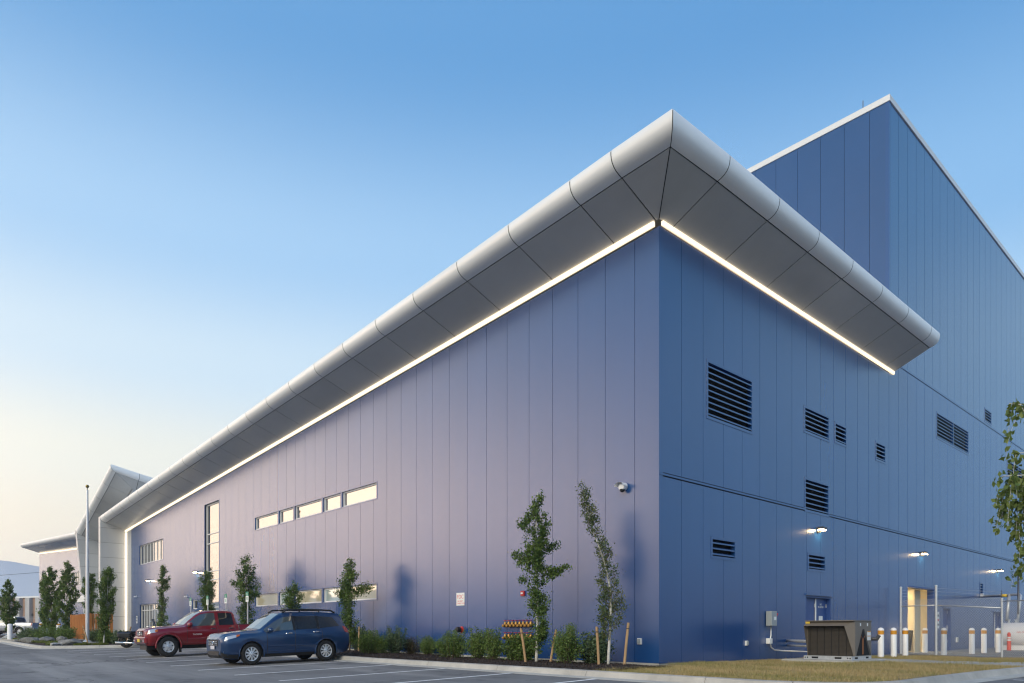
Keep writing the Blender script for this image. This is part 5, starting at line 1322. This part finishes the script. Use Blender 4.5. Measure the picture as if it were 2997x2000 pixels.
# boulders
def boulder(label, x, y, w, d, h, seed, material):
    r = np.random.default_rng(seed); bm = bmesh.new(); bmesh.ops.create_icosphere(bm, subdivisions=3, radius=1.0)
    cuts = [(r.normal(size=3), r.uniform(.55, .9)) for _ in range(11)]
    for v in bm.verts:
        p = np.array(v.co)
        for nv, q in cuts:
            nv = nv/np.linalg.norm(nv); e = p@nv-q
            if e > 0: p = p-nv*e*.92
        p *= 1+.05*math.sin(7*p[0]+seed)*math.sin(6*p[1])
        v.co = (p[0]*w*.56, p[1]*d*.56, p[2]*h*.62+h*.25)
    me = bpy.data.meshes.new('boulder'); bm.to_mesh(me); bm.free(); me.materials.append(M[material])
    o = bpy.data.objects.new('boulder', me); link(o); o.location = (x, y, bed_z(x, y)); o.rotation_euler = (0, 0, r.uniform(0, 3)); tag(o, label, 'boulder', 'boulders on the island')
for a in (('grey-brown boulder at the left kerb of the island', -40.62, -8.60, .95, .7, .42, 1, 'rock'), ('dark slab boulder behind the left boulders', -40.69, -7.71, 1.05, .8, .42, 2, 'rock'), ('small pointed boulder left of the largest one', -39.5, -7.12, .70, .6, .48, 3, 'rock'),
          ('largest grey boulder at the island corner', -32.3, -8.05, 1.25, .9, .46, 4, 'rock'), ('flat pale boulder at the corner kerb', -32.0, -8.72, .62, .45, .20, 5, 'rock_pale'), ('little dark stone left of the other boulders', -44.6, -8.5, .5, .4, .26, 6, 'rock'), ('pale boulder far left by the white bollard', -53.13, -8.3, .85, .6, .44, 7, 'rock_pale')): boulder(*a)
# stakes with ties
def stake(label, b0, t0, r_=.035):
    b0 = Vector(b0); b0.z = bed_z(b0.x, b0.y); t0 = Vector(t0); root = thing('tree_stake', label, 'stake', tuple(b0), 0, 'wooden tree stakes')
    d = t0-b0
    MB().tube([(0, 0, -.1), tuple(d*.5), tuple(d)], r_, 9).build('pole', M['stake_wood'], root)
    MB().tube([tuple(d*.86+Vector((.0, 0, -.012))), tuple(d*.86+Vector((0, 0, .012)))], r_+.006, 9).build('tie', M['black_plastic'], root)
stake('leaning stake left of the columnar tree by the valves', (-2.89, -2.2, 0), (-2.99, -2.30, .98)); stake('leaning stake right of the columnar tree by the valves', (-2.34, -1.80, 0), (-2.22, -1.68, .94))
stake('upright stake left of the birch', (-.67, -1.68, 0), (-.71, -1.72, 1.02)); stake('tall leaning stake right of the birch', (-.05, -1.42, 0), (.02, -1.33, 1.12)); stake('stake beside the two-limbed tree at the SUV tail', (-14.0, -1.1, 0), (-13.97, -1.08, 1.06))
stake('stake left of the pale-trunked tree right of the flagpole', (-33.4, -6.9, 0), (-33.75, -7.1, 1.15)); stake('stake near the motorcycle, right of the pale-trunked tree', (-30.6, -5.7, 0), (-30.35, -5.5, 1.1))
# ================================================================== THINGS ON AND ROUND THE BUILDING
ORD = ['first', 'second', 'third', 'fourth', 'fifth', 'sixth', 'seventh', 'eighth']
# ---- wall lamps
def wall_lamp(label, p, out):
    root = thing('wall_lamp', label, 'lamp', p, 0, 'lit lamps on the blue walls')
    o = Vector(out); t = Vector((-o.y, o.x, 0))
    def bx(b, a0, a1, o0, o1, z0, z1): 
        P = [o*oo+t*aa+Vector((0, 0, zz)) for zz in (z0, z1) for (aa, oo) in ((a0, o0), (a1, o0), (a1, o1), (a0, o1))]
        return b.hexa(P)
    bx(MB(), -.10, .10, .0, .05, -.12, .06).build('back_plate', M['steel_dark'], root)
    bx(MB(), -.17, .17, .05, .26, -.02, .07).build('housing', M['steel_dark'], root)
    bx(MB(), -.15, -.02, .07, .24, -.05, -.022).build('lens', M['lamp_lens'], root); bx(MB(), .02, .15, .07, .24, -.05, -.022).build('lens', M['lamp_lens'], root)
    bx(MB(), -.04, .04, .06, .13, -.10, -.055).build('sensor', M['black_plastic'], root)
wall_lamp('lit wall lamp above the double door, nearest the building corner', (.001, 9.51, 4.55), (1, 0, 0))
wall_lamp('lit wall lamp above the wide open door with yellow room', (.001, 20.07, 4.45), (1, 0, 0))
wall_lamp('lit wall lamp above the white tank pipework, farthest right', (.001, 32.76, 4.38), (1, 0, 0))
wall_lamp('lit wall lamp above the glazed entrance, far left of front wall', (-47.47, -.001, 4.72), (0, -1, 0))
wall_lamp('lit wall lamp just left of the tall narrow window', (-36.72, -.001, 4.72), (0, -1, 0))
# ---- cameras
c = thing('security_camera', 'white dome security camera high on the front wall near the corner', 'camera', (-1.15, 0, 4.95))
MB().lathe([(.001, 0), (.085, 0), (.10, -.03), (.11, -.14), (.10, -.18), (.001, -.20)], (0, 0, 0), 'y', 20).build('housing', M['white_paint'], c, smooth=40)
MB().lathe([(.075, 0), (.07, -.04), (.05, -.07), (.001, -.085)], (0, -.13, -.07), 'z', 16).build('dome', M['black_plastic'], c, smooth=True)
b = MB()
for k in range(9):
    a = R(-10)+R(200)*k/8; b.v += [(math.cos(a)*.125, -.05, .02+math.sin(a)*.10), (math.cos(a)*.15, -.30, .02+math.sin(a)*.085)]
for k in range(8): b.f.append((2*k, 2*k+1, 2*k+3, 2*k+2)); b.m.append(0)
b.build('visor', M['white_paint'], c, smooth=True)
def small_cam(label, p):
    c = thing('security_camera', label, 'camera', p); MB().lathe([(.05, 0), (.055, -.1), (.05, -.2), (.001, -.21)], (0, 0, 0), 'y', 12).build('housing', M['white_paint'], c, smooth=40); MB().box(-.02, .02, -.04, 0, .05, .14).build('bracket', M['steel_galv'], c)
small_cam('small camera on the wall left of the small square window', (-38.8, 0, 3.15)); small_cam('small white camera beside the vertical light strip', (-51.3, 0, 3.6))
# ---- FDC sign, horn strobe, inlet, hose valves, outlets
s = thing('fire_sign', 'white sign with red FDC lettering on the front wall', 'sign', (-8.675, -.001, 2.04))
MB().bbox(-.235, .235, -.012, .0, -.23, .23, .004).build('plate', M['sign_white'], s)
text_part('FDC', .20, M['red_text'], s, loc=(0, -.0135, .08), rot=FACE_NEG_Y); text_part('FIRE DEPT.', .072, M['red_text'], s, loc=(0, -.0135, -.075), rot=FACE_NEG_Y); text_part('CONNECTION', .072, M['red_text'], s, loc=(0, -.0135, -.155), rot=FACE_NEG_Y)
s = thing('fire_alarm_horn', 'red fire alarm horn strobe on the front wall above the valves', 'fire alarm', (-5.345, 0, 2.12))
MB().bbox(-.085, .085, -.07, .0, -.085, .085, .012).build('body', M['red_paint'], s); MB().bbox(-.05, .05, -.095, -.07, -.02, .03, .008).build('strobe', M['sign_white'], s)
s = thing('fire_inlet', 'black-capped red fire department inlet sticking out of the wall below the sign', 'fire inlet', (-8.6, 0, .94))
MB().lathe([(.12, 0), (.12, -.02), (.08, -.03), (.075, -.10)], (0, 0, 0), 'y', 20).build('flange', M['red_paint'], s, smooth=40)
MB().lathe([(.095, -.10), (.10, -.16), (.09, -.24), (.05, -.25), (.001, -.25)], (0, 0, 0), 'y', 20).build('cap', M['black_plastic'], s, smooth=40)
def valve(label, x, z):
    s = thing('hose_valve', label, 'valve', (x, 0, z), 0, 'brass hose valves on the front wall')
    b = MB(); b.tube([(0, 0, 0), (0, -.10, 0)], .035, 10); b.lathe([(.03, -.10), (.05, -.06), (.055, 0), (.045, .06), (.03, .09)], (0, -.12, 0), 'z', 12); b.tube([(0, -.12, -.01), (0, -.20, -.045)], [.036, .036], 10)
    b.build('body', M['brass'], s, smooth=40)
    MB().lathe([(.044, 0), (.046, -.035), (.001, -.04)], (0, -.195, -.045), 'y', 12).build('cap', M['brass'], s, smooth=40)
    b = MB(); b.tube([(0, -.12, .08), (0, -.12, .13)], .009, 6)
    pts = [(.05*math.cos(2*PI*k/12), -.12+.05*math.sin(2*PI*k/12), .132) for k in range(13)]; b.tube(pts, .009, 5, cap=False); b.tube([(-.05, -.12, .132), (.05, -.12, .132)], .007, 5); b.build('handwheel', M['red_paint'], s)
for row, z, nm in ((0, 1.115, 'upper'), (1, .71, 'lower')):
    for k in range(8): valve('%s brass hose valve from the left in the %s row' % (ORD[k], nm), -6.11+.177*k, z)
def outlet(label, p, out, w=.13, h=.17):
    s = thing('outlet_box', label, 'outlet', p); o = Vector(out); t = Vector((-o.y, o.x, 0))
    def bx(a0, a1, o0, o1, z0, z1): return MB().hexa([o*oo+t*aa+Vector((0, 0, zz)) for zz in (z0, z1) for (aa, oo) in ((a0, o0), (a1, o0), (a1, o1), (a0, o1))])
    bx(-w/2, w/2, 0, .05, -h/2, h/2).build('box', M['sign_white'], s); bx(-w*.36, w*.36, .05, .085, -h*.36, h*.40).build('cover', M['grey_box'], s)
outlet('white weatherproof outlet low on the front wall right of the birch', (-.63, 0, .62), (0, -1, 0)); outlet('small outlet low on the side wall between corner and conduit box', (0, 4.52, .52), (1, 0, 0), .10, .15); outlet('white outlet on the side wall behind the bollards', (0, 12.6, .78), (1, 0, 0)); outlet('white outlet low on the wall behind the fence', (0, 25.3, .42), (1, 0, 0), .2, .25)
s = thing('wall_notice', 'narrow white notice on the wall beside the chain-link gate', 'sign', (0, 22.45, 1.40))
MB().box(0, .012, -.14, .14, -.40, .40).build('plate', M['sign_white'], s)
for z in (.22, 0, -.22): MB().box(.0125, .015, -.09, .09, z-.05, z+.05).build('marking', M['red_text'] if z == 0 else M['steel_dark'], s)
s = thing('wall_notice', 'tall white notice at the left of the glazed entrance', 'sign', (-51.2, 0, 1.75)); MB().box(-.16, .16, -.012, 0, -.30, .30).build('plate', M['sign_white'], s)
for z in (.15, -.08): MB().box(-.10, .10, -.015, -.0125, z-.06, z+.05).build('marking', M['steel_dark'], s)
# ---- disconnect switch with conduit
s = thing('disconnect_switch', 'grey electrical disconnect box with red lever and conduit on the side wall', 'electrical box', (0, 5.97, 1.30))
MB().bbox(.02, .22, -.24, .12, -.24, .24, .012).build('box', M['grey_box'], s); MB().box(.222, .226, -.08, .06, -.05, .06).build('label_plate', M['sign_white'], s)
MB().tube([(.20, .13, .08), (.20, .20, .17)], .018, 6).build('lever', M['red_paint'], s)
MB().tube([(.10, -.05, -.24), (.10, -.05, -.55), (.10, -.10, -.66), (.10, -.10, -.80), (.10, -.05, -.93), (.14, .10, -1.02), (.3, .35, -1.05), (.9, .5, -1.06), (1.25, .45, -1.07)], .022, 8).build('conduit', M['steel_galv'], s, smooth=True)
MB().bbox(.0, .14, -.20, -.02, -.82, -.64, .01).build('junction_box', M['sign_white'], s)
# ---- refrigerant pipes from the wall to the unit
s = thing('refrigerant_pipes', 'insulated silver pipes running from the wall to the condenser unit', 'pipe', (0, 7.1, .35))
MB().tube([(0, .1, .22), (.45, -.25, .22), (1.5, -.6, .20)], .048, 10).build('pipe', M['steel_galv'], s, smooth=True); MB().tube([(0, .15, .06), (.5, -.2, .06), (1.5, -.55, .06)], .035, 10).build('pipe', M['steel_galv'], s, smooth=True)
# ---- condenser unit on its pad
pad = thing('equipment_pad', 'low concrete pad under the brown condenser unit', 'concrete pad', (1.95, 6.5, lawn_z(1.5, 6.4)))
MB().bbox(-1.15, 1.05, -1.30, 1.35, -.15, .075, .02).build('slab', M['concrete'], pad)
def condenser():
    zt = lawn_z(1.5, 6.4)+.077
    u = thing('condenser_unit', 'large brown rooftop-style condenser unit with slanted hood on a concrete pad', 'condenser', (1.30, 5.70, zt))
    W_, D_, H_ = 1.45, 1.42, 1.16
    f = MB(); f.box(0, W_, -.02, D_, 0, .11); fr = f.build('base_rail', M['steel_galv'], u)
    for x in (.05, .12, W_-.12, W_-.05): MB().lathe([(.022, 0), (.001, -.002)], (x, -.021, .055), 'y', 10).build('rail_hole', M['louver_dark'], fr)
    for x in (.35, 1.05): MB().box(x-.10, x+.10, -.0225, -.0205, .03, .085).build('rail_slot', M['louver_dark'], fr)
    for y in (.30, 1.1): MB().box(W_+.0005, W_+.0025, y-.10, y+.10, .03, .085).build('rail_slot', M['louver_dark'], fr)
    cb = MB(); cb.box(.0, W_, .22, D_, .11, H_)
    cab = cb.build('cabinet', M['unit_brown'], u)
    MB().box(-.015, W_+.015, .10, D_+.012, H_, H_+.03).build('lid', M['unit_brown'], u)
    # slanted hood: top sticks out to the front
    hd = MB(); t = .02
    hd.hexa([(0, -.02, H_-.14), (W_-.22, -.02, H_-.14), (W_, .22, H_-.06), (0, .22, H_-.06), (0, .02, H_-.12), (W_-.22, .02, H_-.12), (W_, .24, H_), (0, .24, H_)])
    hd.add([(0, -.02, H_-.14), (W_-.22, -.02, H_-.14), (W_-.05, .22, H_-.005), (0, .22, H_-.005)], [(0, 1, 2, 3)])
    hd.add([(W_-.22, -.02, H_-.14), (W_-.04, .21, .11), (W_, .215, .11), (W_, .215, H_-.005)], [(0, 1, 2, 3)])
    hd.add([(0.0, -.02, H_-.14), (.02, .21, .11), (0, .215, .11), (0, .215, H_-.005)], [(3, 2, 1, 0)])
    hd.build('hood', M['unit_brown'], u)
    MB().box(.03, W_-.06, .205, .219, .12, H_-.05).build('coil', M['unit_coil'], u)
    for k in range(6):
        x = .10+.22*k; MB().box(x-.006, x+.006, .190, .204, .12, H_-.1).build('guard_wire', M['black_plastic'], u)
    g = MB()
    for k in range(26): z = .14+k*.037; g.box(.03, W_-.06, .196, .2, z-.003, z+.003)
    g.build('guard_mesh', M['black_plastic'], u)['kind'] = 'stuff'
    # V-shaped opening on the end
    MB().extr([(W_+.002, .30, .13), (W_+.002, D_-.04, .13), (W_+.002, .86, .92), (W_+.002, .76, .92)], 0, (.003, 0, 0)).build('vee_opening', M['louver_dark'], u)
    MB().extr([(W_+.006, D_-.04, .13), (W_+.006, D_-.16, .13), (W_+.006, .80, .90), (W_+.006, .86, .92)], 0, (.004, 0, 0)).build('vee_coil', M['unit_coil'], u)
    for y in (.72, .80): MB().tube([(W_+.008, y, .16), (W_+.008, y, .62), (W_+.008, y+.09*(1 if y > .75 else -1), .72)], .008, 6).build('copper_pipe', M['copper'], u)
    for y, z, hh in ((.60, 1.06, .09), (1.12, 1.06, .09)): MB().box(W_+.0005, W_+.003, y-.04, y+.04, z-hh/2, z+hh/2).build('sticker', M['sign_white'], u)
    s_ = MB().box(W_+.0005, W_+.004, 1.10, 1.36, .58, .86).build('warning_label', M['sign_white'], u)
    for z in (.71, .845): MB().box(W_+.0045, W_+.0055, 1.105, 1.355, z-.012, z+.012).build('label_stripe', M['yellow_band'], s_)
    MB().box(.0, .14, .095, .0985, H_-.065, H_-.01).build('sticker', M['plate_yellow'], u)
    bx = MB().bbox(W_-.45, W_-.12, D_, D_+.14, .5, .86, .02).build('control_box', M['grey_box'], u)
    MB().tube([(W_-.1, D_+.10, .62), (W_+.12, D_+.12, .62), (W_+.18, D_+.14, .74)], .06, 10).build('service_valve', M['steel_dark'], u)
    return u
condenser()
# ---- bollards
def bollard(label, x, y, z, h=1.07, r_=.105, group='white bollards with orange bands', band=True):
    b0 = thing('bollard', label, 'bollard', (x, y, z), 0, group)
    MB().lathe([(r_, -.2), (r_, h-.02), (r_*.85, h+.02), (r_*.45, h+.05), (.001, h+.06)], (0, 0, 0), 'z', 24).build('post', M['white_paint'], b0, smooth=40)
    if band: MB().lathe([(r_+.003, h-.20), (r_+.003, h-.05)], (0, 0, 0), 'z', 24).build('band', M['yellow_band'], b0, smooth=True)
BL = [(1.23, 12.01), (1.34, 12.95), (1.18, 14.63), (-.02, 19.6), (2.01, 16.45), (2.34, 18.93), (2.37, 20.57), (2.52, 22.18)]
LB = ['white bollard with orange band nearest the condenser unit', 'white bollard with orange band, second from the condenser unit', 'white bollard with orange band just before the gate post', 'white bollard standing in the wide open yellow doorway', 'white bollard with orange band right of the middle fence post', 'white bollard behind the fence, left of the rear pair', 'white bollard behind the fence, middle of the rear three', 'white bollard behind the fence next to the corner post and tank']
for (x, y), lb in zip(BL, LB):
    if x < 0.3: x, y = .42, 19.3
    bollard(lb, x, y, -.11)
bollard('plain white bollard at the far left on the island kerb', -49.7, -8.6, .15, 1.15, .16, band=False, group='bollards by the island'); bollard('white bollard with orange band behind the island, left of the other', -66.0, -4.3, .25, 1.3, .19, group='bollards by the island'); bollard('white bollard with orange band behind the island at the wing corner', -66.5, -2.9, .25, 1.3, .18, group='bollards by the island')
# ---- chain-link fence
fen = thing('chain_link_fence', 'chain-link fence with gate posts and barbed wire in front of the tank yard', 'fence', (1.8, 16.2, -.1))
FP = [Vector((.30-1.8, 16.72-16.2, 0)), Vector((0, 0, 0)), Vector((4.24-1.8, 15.36-16.2, 0)), Vector((7.1-1.8, 14.4-16.2, 0))]
for k, p in enumerate(FP):
    h = (2.82, 2.80, 2.17, 2.17)[k]; r_ = (.045, .05, .038, .038)[k]
    MB().tube([tuple(p+Vector((0, 0, -.1))), tuple(p+Vector((0, 0, h)))], r_, 12).lathe([(r_*1.25, h), (r_*1.2, h+.03), (.001, h+.06)], tuple(p), 'z', 12).build('post', M['steel_galv'], fen, smooth=40)
MB().tube([tuple(FP[2]+Vector((0, 0, 2.15))), tuple(FP[2]+Vector((-.04, .12, 2.5)))], .014, 6).build('wire_arm', M['steel_dark'], fen)
for a, c, z0, z1 in ((0, 1, 2.03, 2.03), (1, 2, 2.02, 1.85), (2, 3, 2.1, 2.1)):
    MB().tube([tuple(FP[a]+Vector((0, 0, z0))), tuple(FP[c]+Vector((0, 0, z1)))], .022, 8).build('rail', M['steel_galv'], fen, smooth=True)
for z in (2.45, 2.58, 2.71):
    for a, c, dz in ((0, 1, 0), (1, 2, -.28)): MB().tube([tuple(FP[a]+Vector((0, 0, z))), tuple(FP[c]+Vector((0, 0, z+dz)))], .004, 4).build('barbed_wire', M['steel_galv'], fen)
b = MB()
for a, c, zt in ((0, 1, 2.30), (1, 2, 2.25), (2, 3, 2.1)):
    A, B = FP[a], FP[c]; Lh = (B-A).length; u = (B-A)/Lh; st = .062; k = -zt
    while k < Lh:
        for sgn in (1, -1):
            s0, z0, s1, z1 = (k, .02, k+zt, zt) if sgn > 0 else (k+zt, .02, k, zt)
            # clip to the bay
            def cl(s0, z0, s1, z1):
                P0, P1 = [s0, z0], [s1, z1]
                for lim, cmp_ in ((0, 1), (Lh, -1)):
                    i0 = (P0[0]-lim)*cmp_ >= 0; i1 = (P1[0]-lim)*cmp_ >= 0
                    if not i0 and not i1: return None
                    if i0 != i1:
                        t = (lim-P0[0])/(P1[0]-P0[0]); q = [lim, P0[1]+(P1[1]-P0[1])*t]
                        if i0: P1 = q
                        else: P0 = q
                return P0, P1
            q = cl(s0, z0, s1, z1)
            if q:
                p0 = A+u*q[0][0]+Vector((0, 0, q[0][1])); p1 = A+u*q[1][0]+Vector((0, 0, q[1][1]))
                if (p1-p0).length > .03: b.tube([tuple(p0), tuple(p1)], .0042, 3, cap=False)
        k += st
b.build('wire_mesh', M['steel_galv'], fen)['kind'] = 'stuff'
# ---- white tank with pipework, delineator
tk = thing('storage_tank', 'white horizontal storage tank on a skirt at the right edge', 'tank', (2.6, 27.0, -.17))
b = MB(); r_ = .66; prof = [(.001, -.10), (.25, -.085), (.48, -.05), (.61, .0), (r_, .06), (r_, 2.8), (.61, 2.87), (.48, 2.92), (.001, 2.96)]
b.lathe(prof, (-1.0, 0, .80), 'x', 32); b.v = [(-1.0+(x+1.0), y, z) for x, y, z in b.v]; b.build('vessel', M['white_paint'], tk, smooth=40)
MB().bbox(-.92, 1.9, -.45, .45, 0, .40, .02).build('skirt', M['white_paint'], tk)
for x in (-.75, -.45, .1): MB().lathe([(.05, 0), (.05, .14), (.085, .14), (.085, .18), (.001, .18)], (x, 0, 1.44), 'z', 12).build('fitting', M['steel_galv'], tk, smooth=40)
text_part('NO SMOKING', .12, M['red_text'], tk, loc=(.10, -.645, .98), rot=FACE_NEG_Y)
pp = thing('vent_pipework', 'silver pipework from the wall louver down to the white tank', 'pipe', (0, 29.4, 2.76))
MB().tube([(.02, 0, 0), (1.40, -.3, .0), (1.42, -.35, .0)], .07, 12).build('pipe', M['steel_galv'], pp, smooth=True); MB().tube([(1.02, -.22, 0), (1.30, -.28, 0)], .078, 12).build('marker_band', M['plate_yellow'], pp, smooth=True)
MB().tube([(1.42, -.35, .05), (1.42, -.6, -.5), (1.42, -.9, -1.35)], .075, 12).build('downpipe', M['steel_galv'], pp, smooth=True); MB().tube([(1.42, -.35, .03), (1.9, -.4, .03), (1.95, -.5, -.05), (1.95, -1.2, -1.5)], .065, 12).build('pipe', M['steel_galv'], pp, smooth=True)
MB().tube([(1.95, -1.0, -2.9), (1.95, -1.0, 1.15)], .045, 10).build('vent_pipe', M['steel_dark'], pp, smooth=True)
MB().bbox(-.0, .16, -.1, .1, -.02, .16, .02).build('wall_fitting', M['steel_galv'], pp)
dl = thing('traffic_delineator', 'orange tubular traffic delineator in front of the white tank', 'traffic post', (2.10, 25.9, -.175))
MB().lathe([(.20, 0), (.20, .04), (.09, .06), (.085, .75), (.06, .80), (.085, .86), (.06, .95), (.03, .98), (.001, .985)], (0, 0, 0), 'z', 18).build('post', M['orange_plastic'], dl, smooth=40)
for z in (.60, .72): MB().lathe([(.0885, z-.04), (.0885, z+.04)], (0, 0, 0), 'z', 18).build('reflective_band', M['sign_white'], dl, smooth=True)
ws_ = thing('waste_bin', 'dark wheeled bin just inside the wide open doorway', 'bin', (-1.2, 21.2, -.165))
MB().hexa([(-.28, -.35, .08), (.28, -.35, .08), (.28, .35, .08), (-.28, .35, .08), (-.36, -.45, 1.0), (.36, -.45, 1.0), (.36, .45, 1.0), (-.36, .45, 1.0)]).build('body', M['black_plastic'], ws_)
MB().bbox(-.39, .39, -.48, .48, 1.0, 1.07, .02).build('lid', M['black_plastic'], ws_)
# ---- parking signs
for k, (x, lb) in enumerate(((-29.8, 'accessible parking sign, leftmost, beside the small square window'), (-27.1, 'accessible parking sign in front of the tall narrow window'), (-24.45, 'accessible parking sign behind the pickup cab, third from left'), (-21.7, 'accessible parking sign behind the pickup bed, rightmost'))):
    z0 = bed_z(x, -2.6); s = thing('parking_sign', lb, 'sign', (x, -2.6, z0), R(0), 'accessible parking signs')
    MB().box(-.028, .028, -.02, .02, -.1, 2.72-z0).build('post', M['steel_galv'], s)
    MB().bbox(-.16, .16, -.034, -.022, 2.26-z0, 2.53-z0, .002).build('plate', M['sign_white'], s)
    MB().bbox(-.16, .16, -.034, -.022, 2.535-z0, 2.73-z0, .002).build('green_plate', M['sign_green'], s)
    for z in (2.47, 2.41, 2.35): MB().box(-.11, .11, -.036, -.0345, z-z0-.014, z-z0+.014).build('marking', M['sign_green'], s)
    MB().lathe([(.035, 0), (.055, 0)], (0, -.0355, 2.60-z0), 'y', 14).build('symbol', M['sign_white'], s)
# ---- flagpole
fz = bed_z(-35.9, -6.47)
fp = thing('flagpole', 'tall silver flagpole with gold ball on the planted island', 'flagpole', (-35.9, -6.47, fz))
MB().lathe([(.60, -.1), (.60, .07), (.55, .09), (.001, .09)], (0, 0, 0), 'z', 28).build('footing', M['concrete'], fp, smooth=40)
MB().lathe([(.24, .09), (.24, .12), (.17, .17), (.125, .19)], (0, 0, 0), 'z', 20).build('collar', M['flagpole_alu'], fp, smooth=40)
MB().lathe([(.10, .15), (.098, 2.5), (.085, 5.5), (.055, 8.9), (.053, 9.0), (.001, 9.02)], (0, 0, 0), 'z', 20).build('pole', M['flagpole_alu'], fp, smooth=50)
MB().lathe([(.02, 9.0), (.02, 9.12), (.07, 9.15), (.095, 9.22), (.07, 9.29), (.001, 9.31)], (0, 0, 0), 'z', 14).build('ball', M['gold'], fp, smooth=True)
MB().tube([(.06, 0, 8.75), (.16, 0, 8.78)], .02, 6).build('pulley', M['flagpole_alu'], fp); MB().tube([(.14, 0, 8.75), (.14, 0, 1.2)], .006, 4).build('halyard', M['white_paint'], fp)
# ---- cedar screen fence: each board a part
cf = thing('wooden_fence', 'orange-brown cedar board screen fence behind the island trees', 'fence', (-43.5, -4.85, .2))
def boards(A, B, n, z1=1.83, name='board'):
    A, B = Vector(A), Vector(B); u = (B-A).normalized(); q = Vector((-u.y, u.x, 0)); w = (B-A).length/n
    for k in range(n):
        o_ = q*(.03 if k % 2 else -.03); p0 = A+u*(w*k+.018)+o_; p1 = A+u*(w*(k+1)-.018)+o_
        MB().hexa([p0-q*.011, p1-q*.011, p1+q*.011, p0+q*.011]+[v+Vector((0, 0, z1)) for v in (p0-q*.011, p1-q*.011, p1+q*.011, p0+q*.011)]).build(name, M['cedar'], cf)
    for z in (.35, 1.45): MB().tube([tuple(A+Vector((0, 0, z))), tuple(B+Vector((0, 0, z)))], .016, 4).build('rail', M['cedar'], cf)
boards((-6.2, 0, 0), (0, 0, 0), 38); boards((0, 0, 0), (0, 1.35, 0), 9)
for p in ((-6.2, 0), (0, 0), (0, 1.35)): MB().box(p[0]-.05, p[0]+.05, p[1]-.05, p[1]+.05, -.1, 1.86).build('post', M['cedar'], cf)
# ---- far background: block building, security fence, power pole and wire
fb = thing('far_building', 'distant tan building with pale upright piers at the far left', 'building', (-150, 12, .2))
E1 = Vector((0.0, 0, 0)); dirv = Vector((-.92, -.39, 0)).normalized(); nrm_ = Vector((dirv.y, -dirv.x, 0))
if nrm_.y > 0: nrm_ = -nrm_
def fbx(a0, a1, o0, o1, z0, z1): return MB().hexa([dirv*a+nrm_*o_+Vector((0, 0, z)) for z in (z0, z1) for (a, o_) in ((a0, o0), (a1, o0), (a1, o1), (a0, o1))])
fbx(0, 26, -12, 0, 0, 7.2).build('wall', M['brick_tan'], fb); fbx(-.3, 26.3, -12.3, .3, 7.2, 7.5).build('parapet', M['cap_white'], fb)
for k in range(8): fbx(.6+k*3.3, 2.0+k*3.3, .0, .7, 0, 7.15).build('pier', M['block_grey'], fb)
for k in range(5): fbx(2.3+k*4.0, 3.1+k*4.0, .02, .25, 3.4, 4.0).build('wall_light', M['steel_dark'], fb)
fbx(-9, -.35, -14, -2, 0, 7.0).build('grey_wing', M['block_grey'], fb)
pole = thing('power_pole', 'thin dark power pole with a wire in front of the far building', 'pole', (-126, 7.5, .2))
MB().tube([(0, 0, 0), (0, 0, 11.0)], [.16, .11], 8).build('pole', M['steel_dark'], pole); MB().bbox(-.3, .3, -.3, .3, 8.6, 9.5, .05).build('transformer', M['steel_dark'], pole)
MB().tube([(0, 0, 10.6), (-25, -13, 9.9), (-50, -26, 9.8)], .035, 5).build('wire', M['steel_dark'], pole)
sf = thing('security_fence', 'distant security fence with angled barbed wire arms behind the silver pickup', 'fence', (-112, 2.0, .2))
for k in range(9):
    p = Vector((-2.6*k*.75, -2.6*k*.66, 0)); MB().tube([tuple(p), tuple(p+Vector((0, 0, 2.2))), tuple(p+Vector((-.3, .3, 2.7)))], .04, 6).build('post', M['steel_galv'], sf)
for z in (.15, 2.15, 2.4, 2.6): MB().tube([(0, 0, z), (-2.6*8*.75, -2.6*8*.66, z)], .015, 4).build('wire', M['steel_galv'], sf)
ht = [(-145, -6, 5.5), (-150, -12, 6.5), (-142, -14, 5)]
for k, (x, y, h) in enumerate(ht):
    tree('far_tree', ['dark green far tree left of the distant building', 'tallest dark far tree at the left edge', 'small dark far tree at the left edge'][k], (x, y, .2), h, [(0, .2), (.1, 2.0), (.5, 2.2), (.85, 1.2), (1, .2)], 1500, .45, 'leaf_dark', 200+k, group='far trees', trunk_r=.2, nbr=40, tuft=.35)
# haze: pale air between here and the mountains
hz = MB().box(-1750, 1750, -1750, 1750, -8, 175).build('haze', M['mountain']); hz.data.materials.clear()
hm = bpy.data.materials.new('haze_air'); hm.use_nodes = True; hn = hm.node_tree; hn.nodes.clear(); ho = hn.nodes.new('ShaderNodeOutputMaterial'); hv = hn.nodes.new('ShaderNodeVolumePrincipled')
hv.inputs['Color'].default_value = (.93, .95, .98, 1); hv.inputs['Density'].default_value = 0.00035; hv.inputs['Anisotropy'].default_value = 0.5; hn.links.new(hv.outputs[0], ho.inputs['Volume']); hz.data.materials.append(hm)
tag(hz, 'thin pale evening haze in the air', None, kind='stuff')
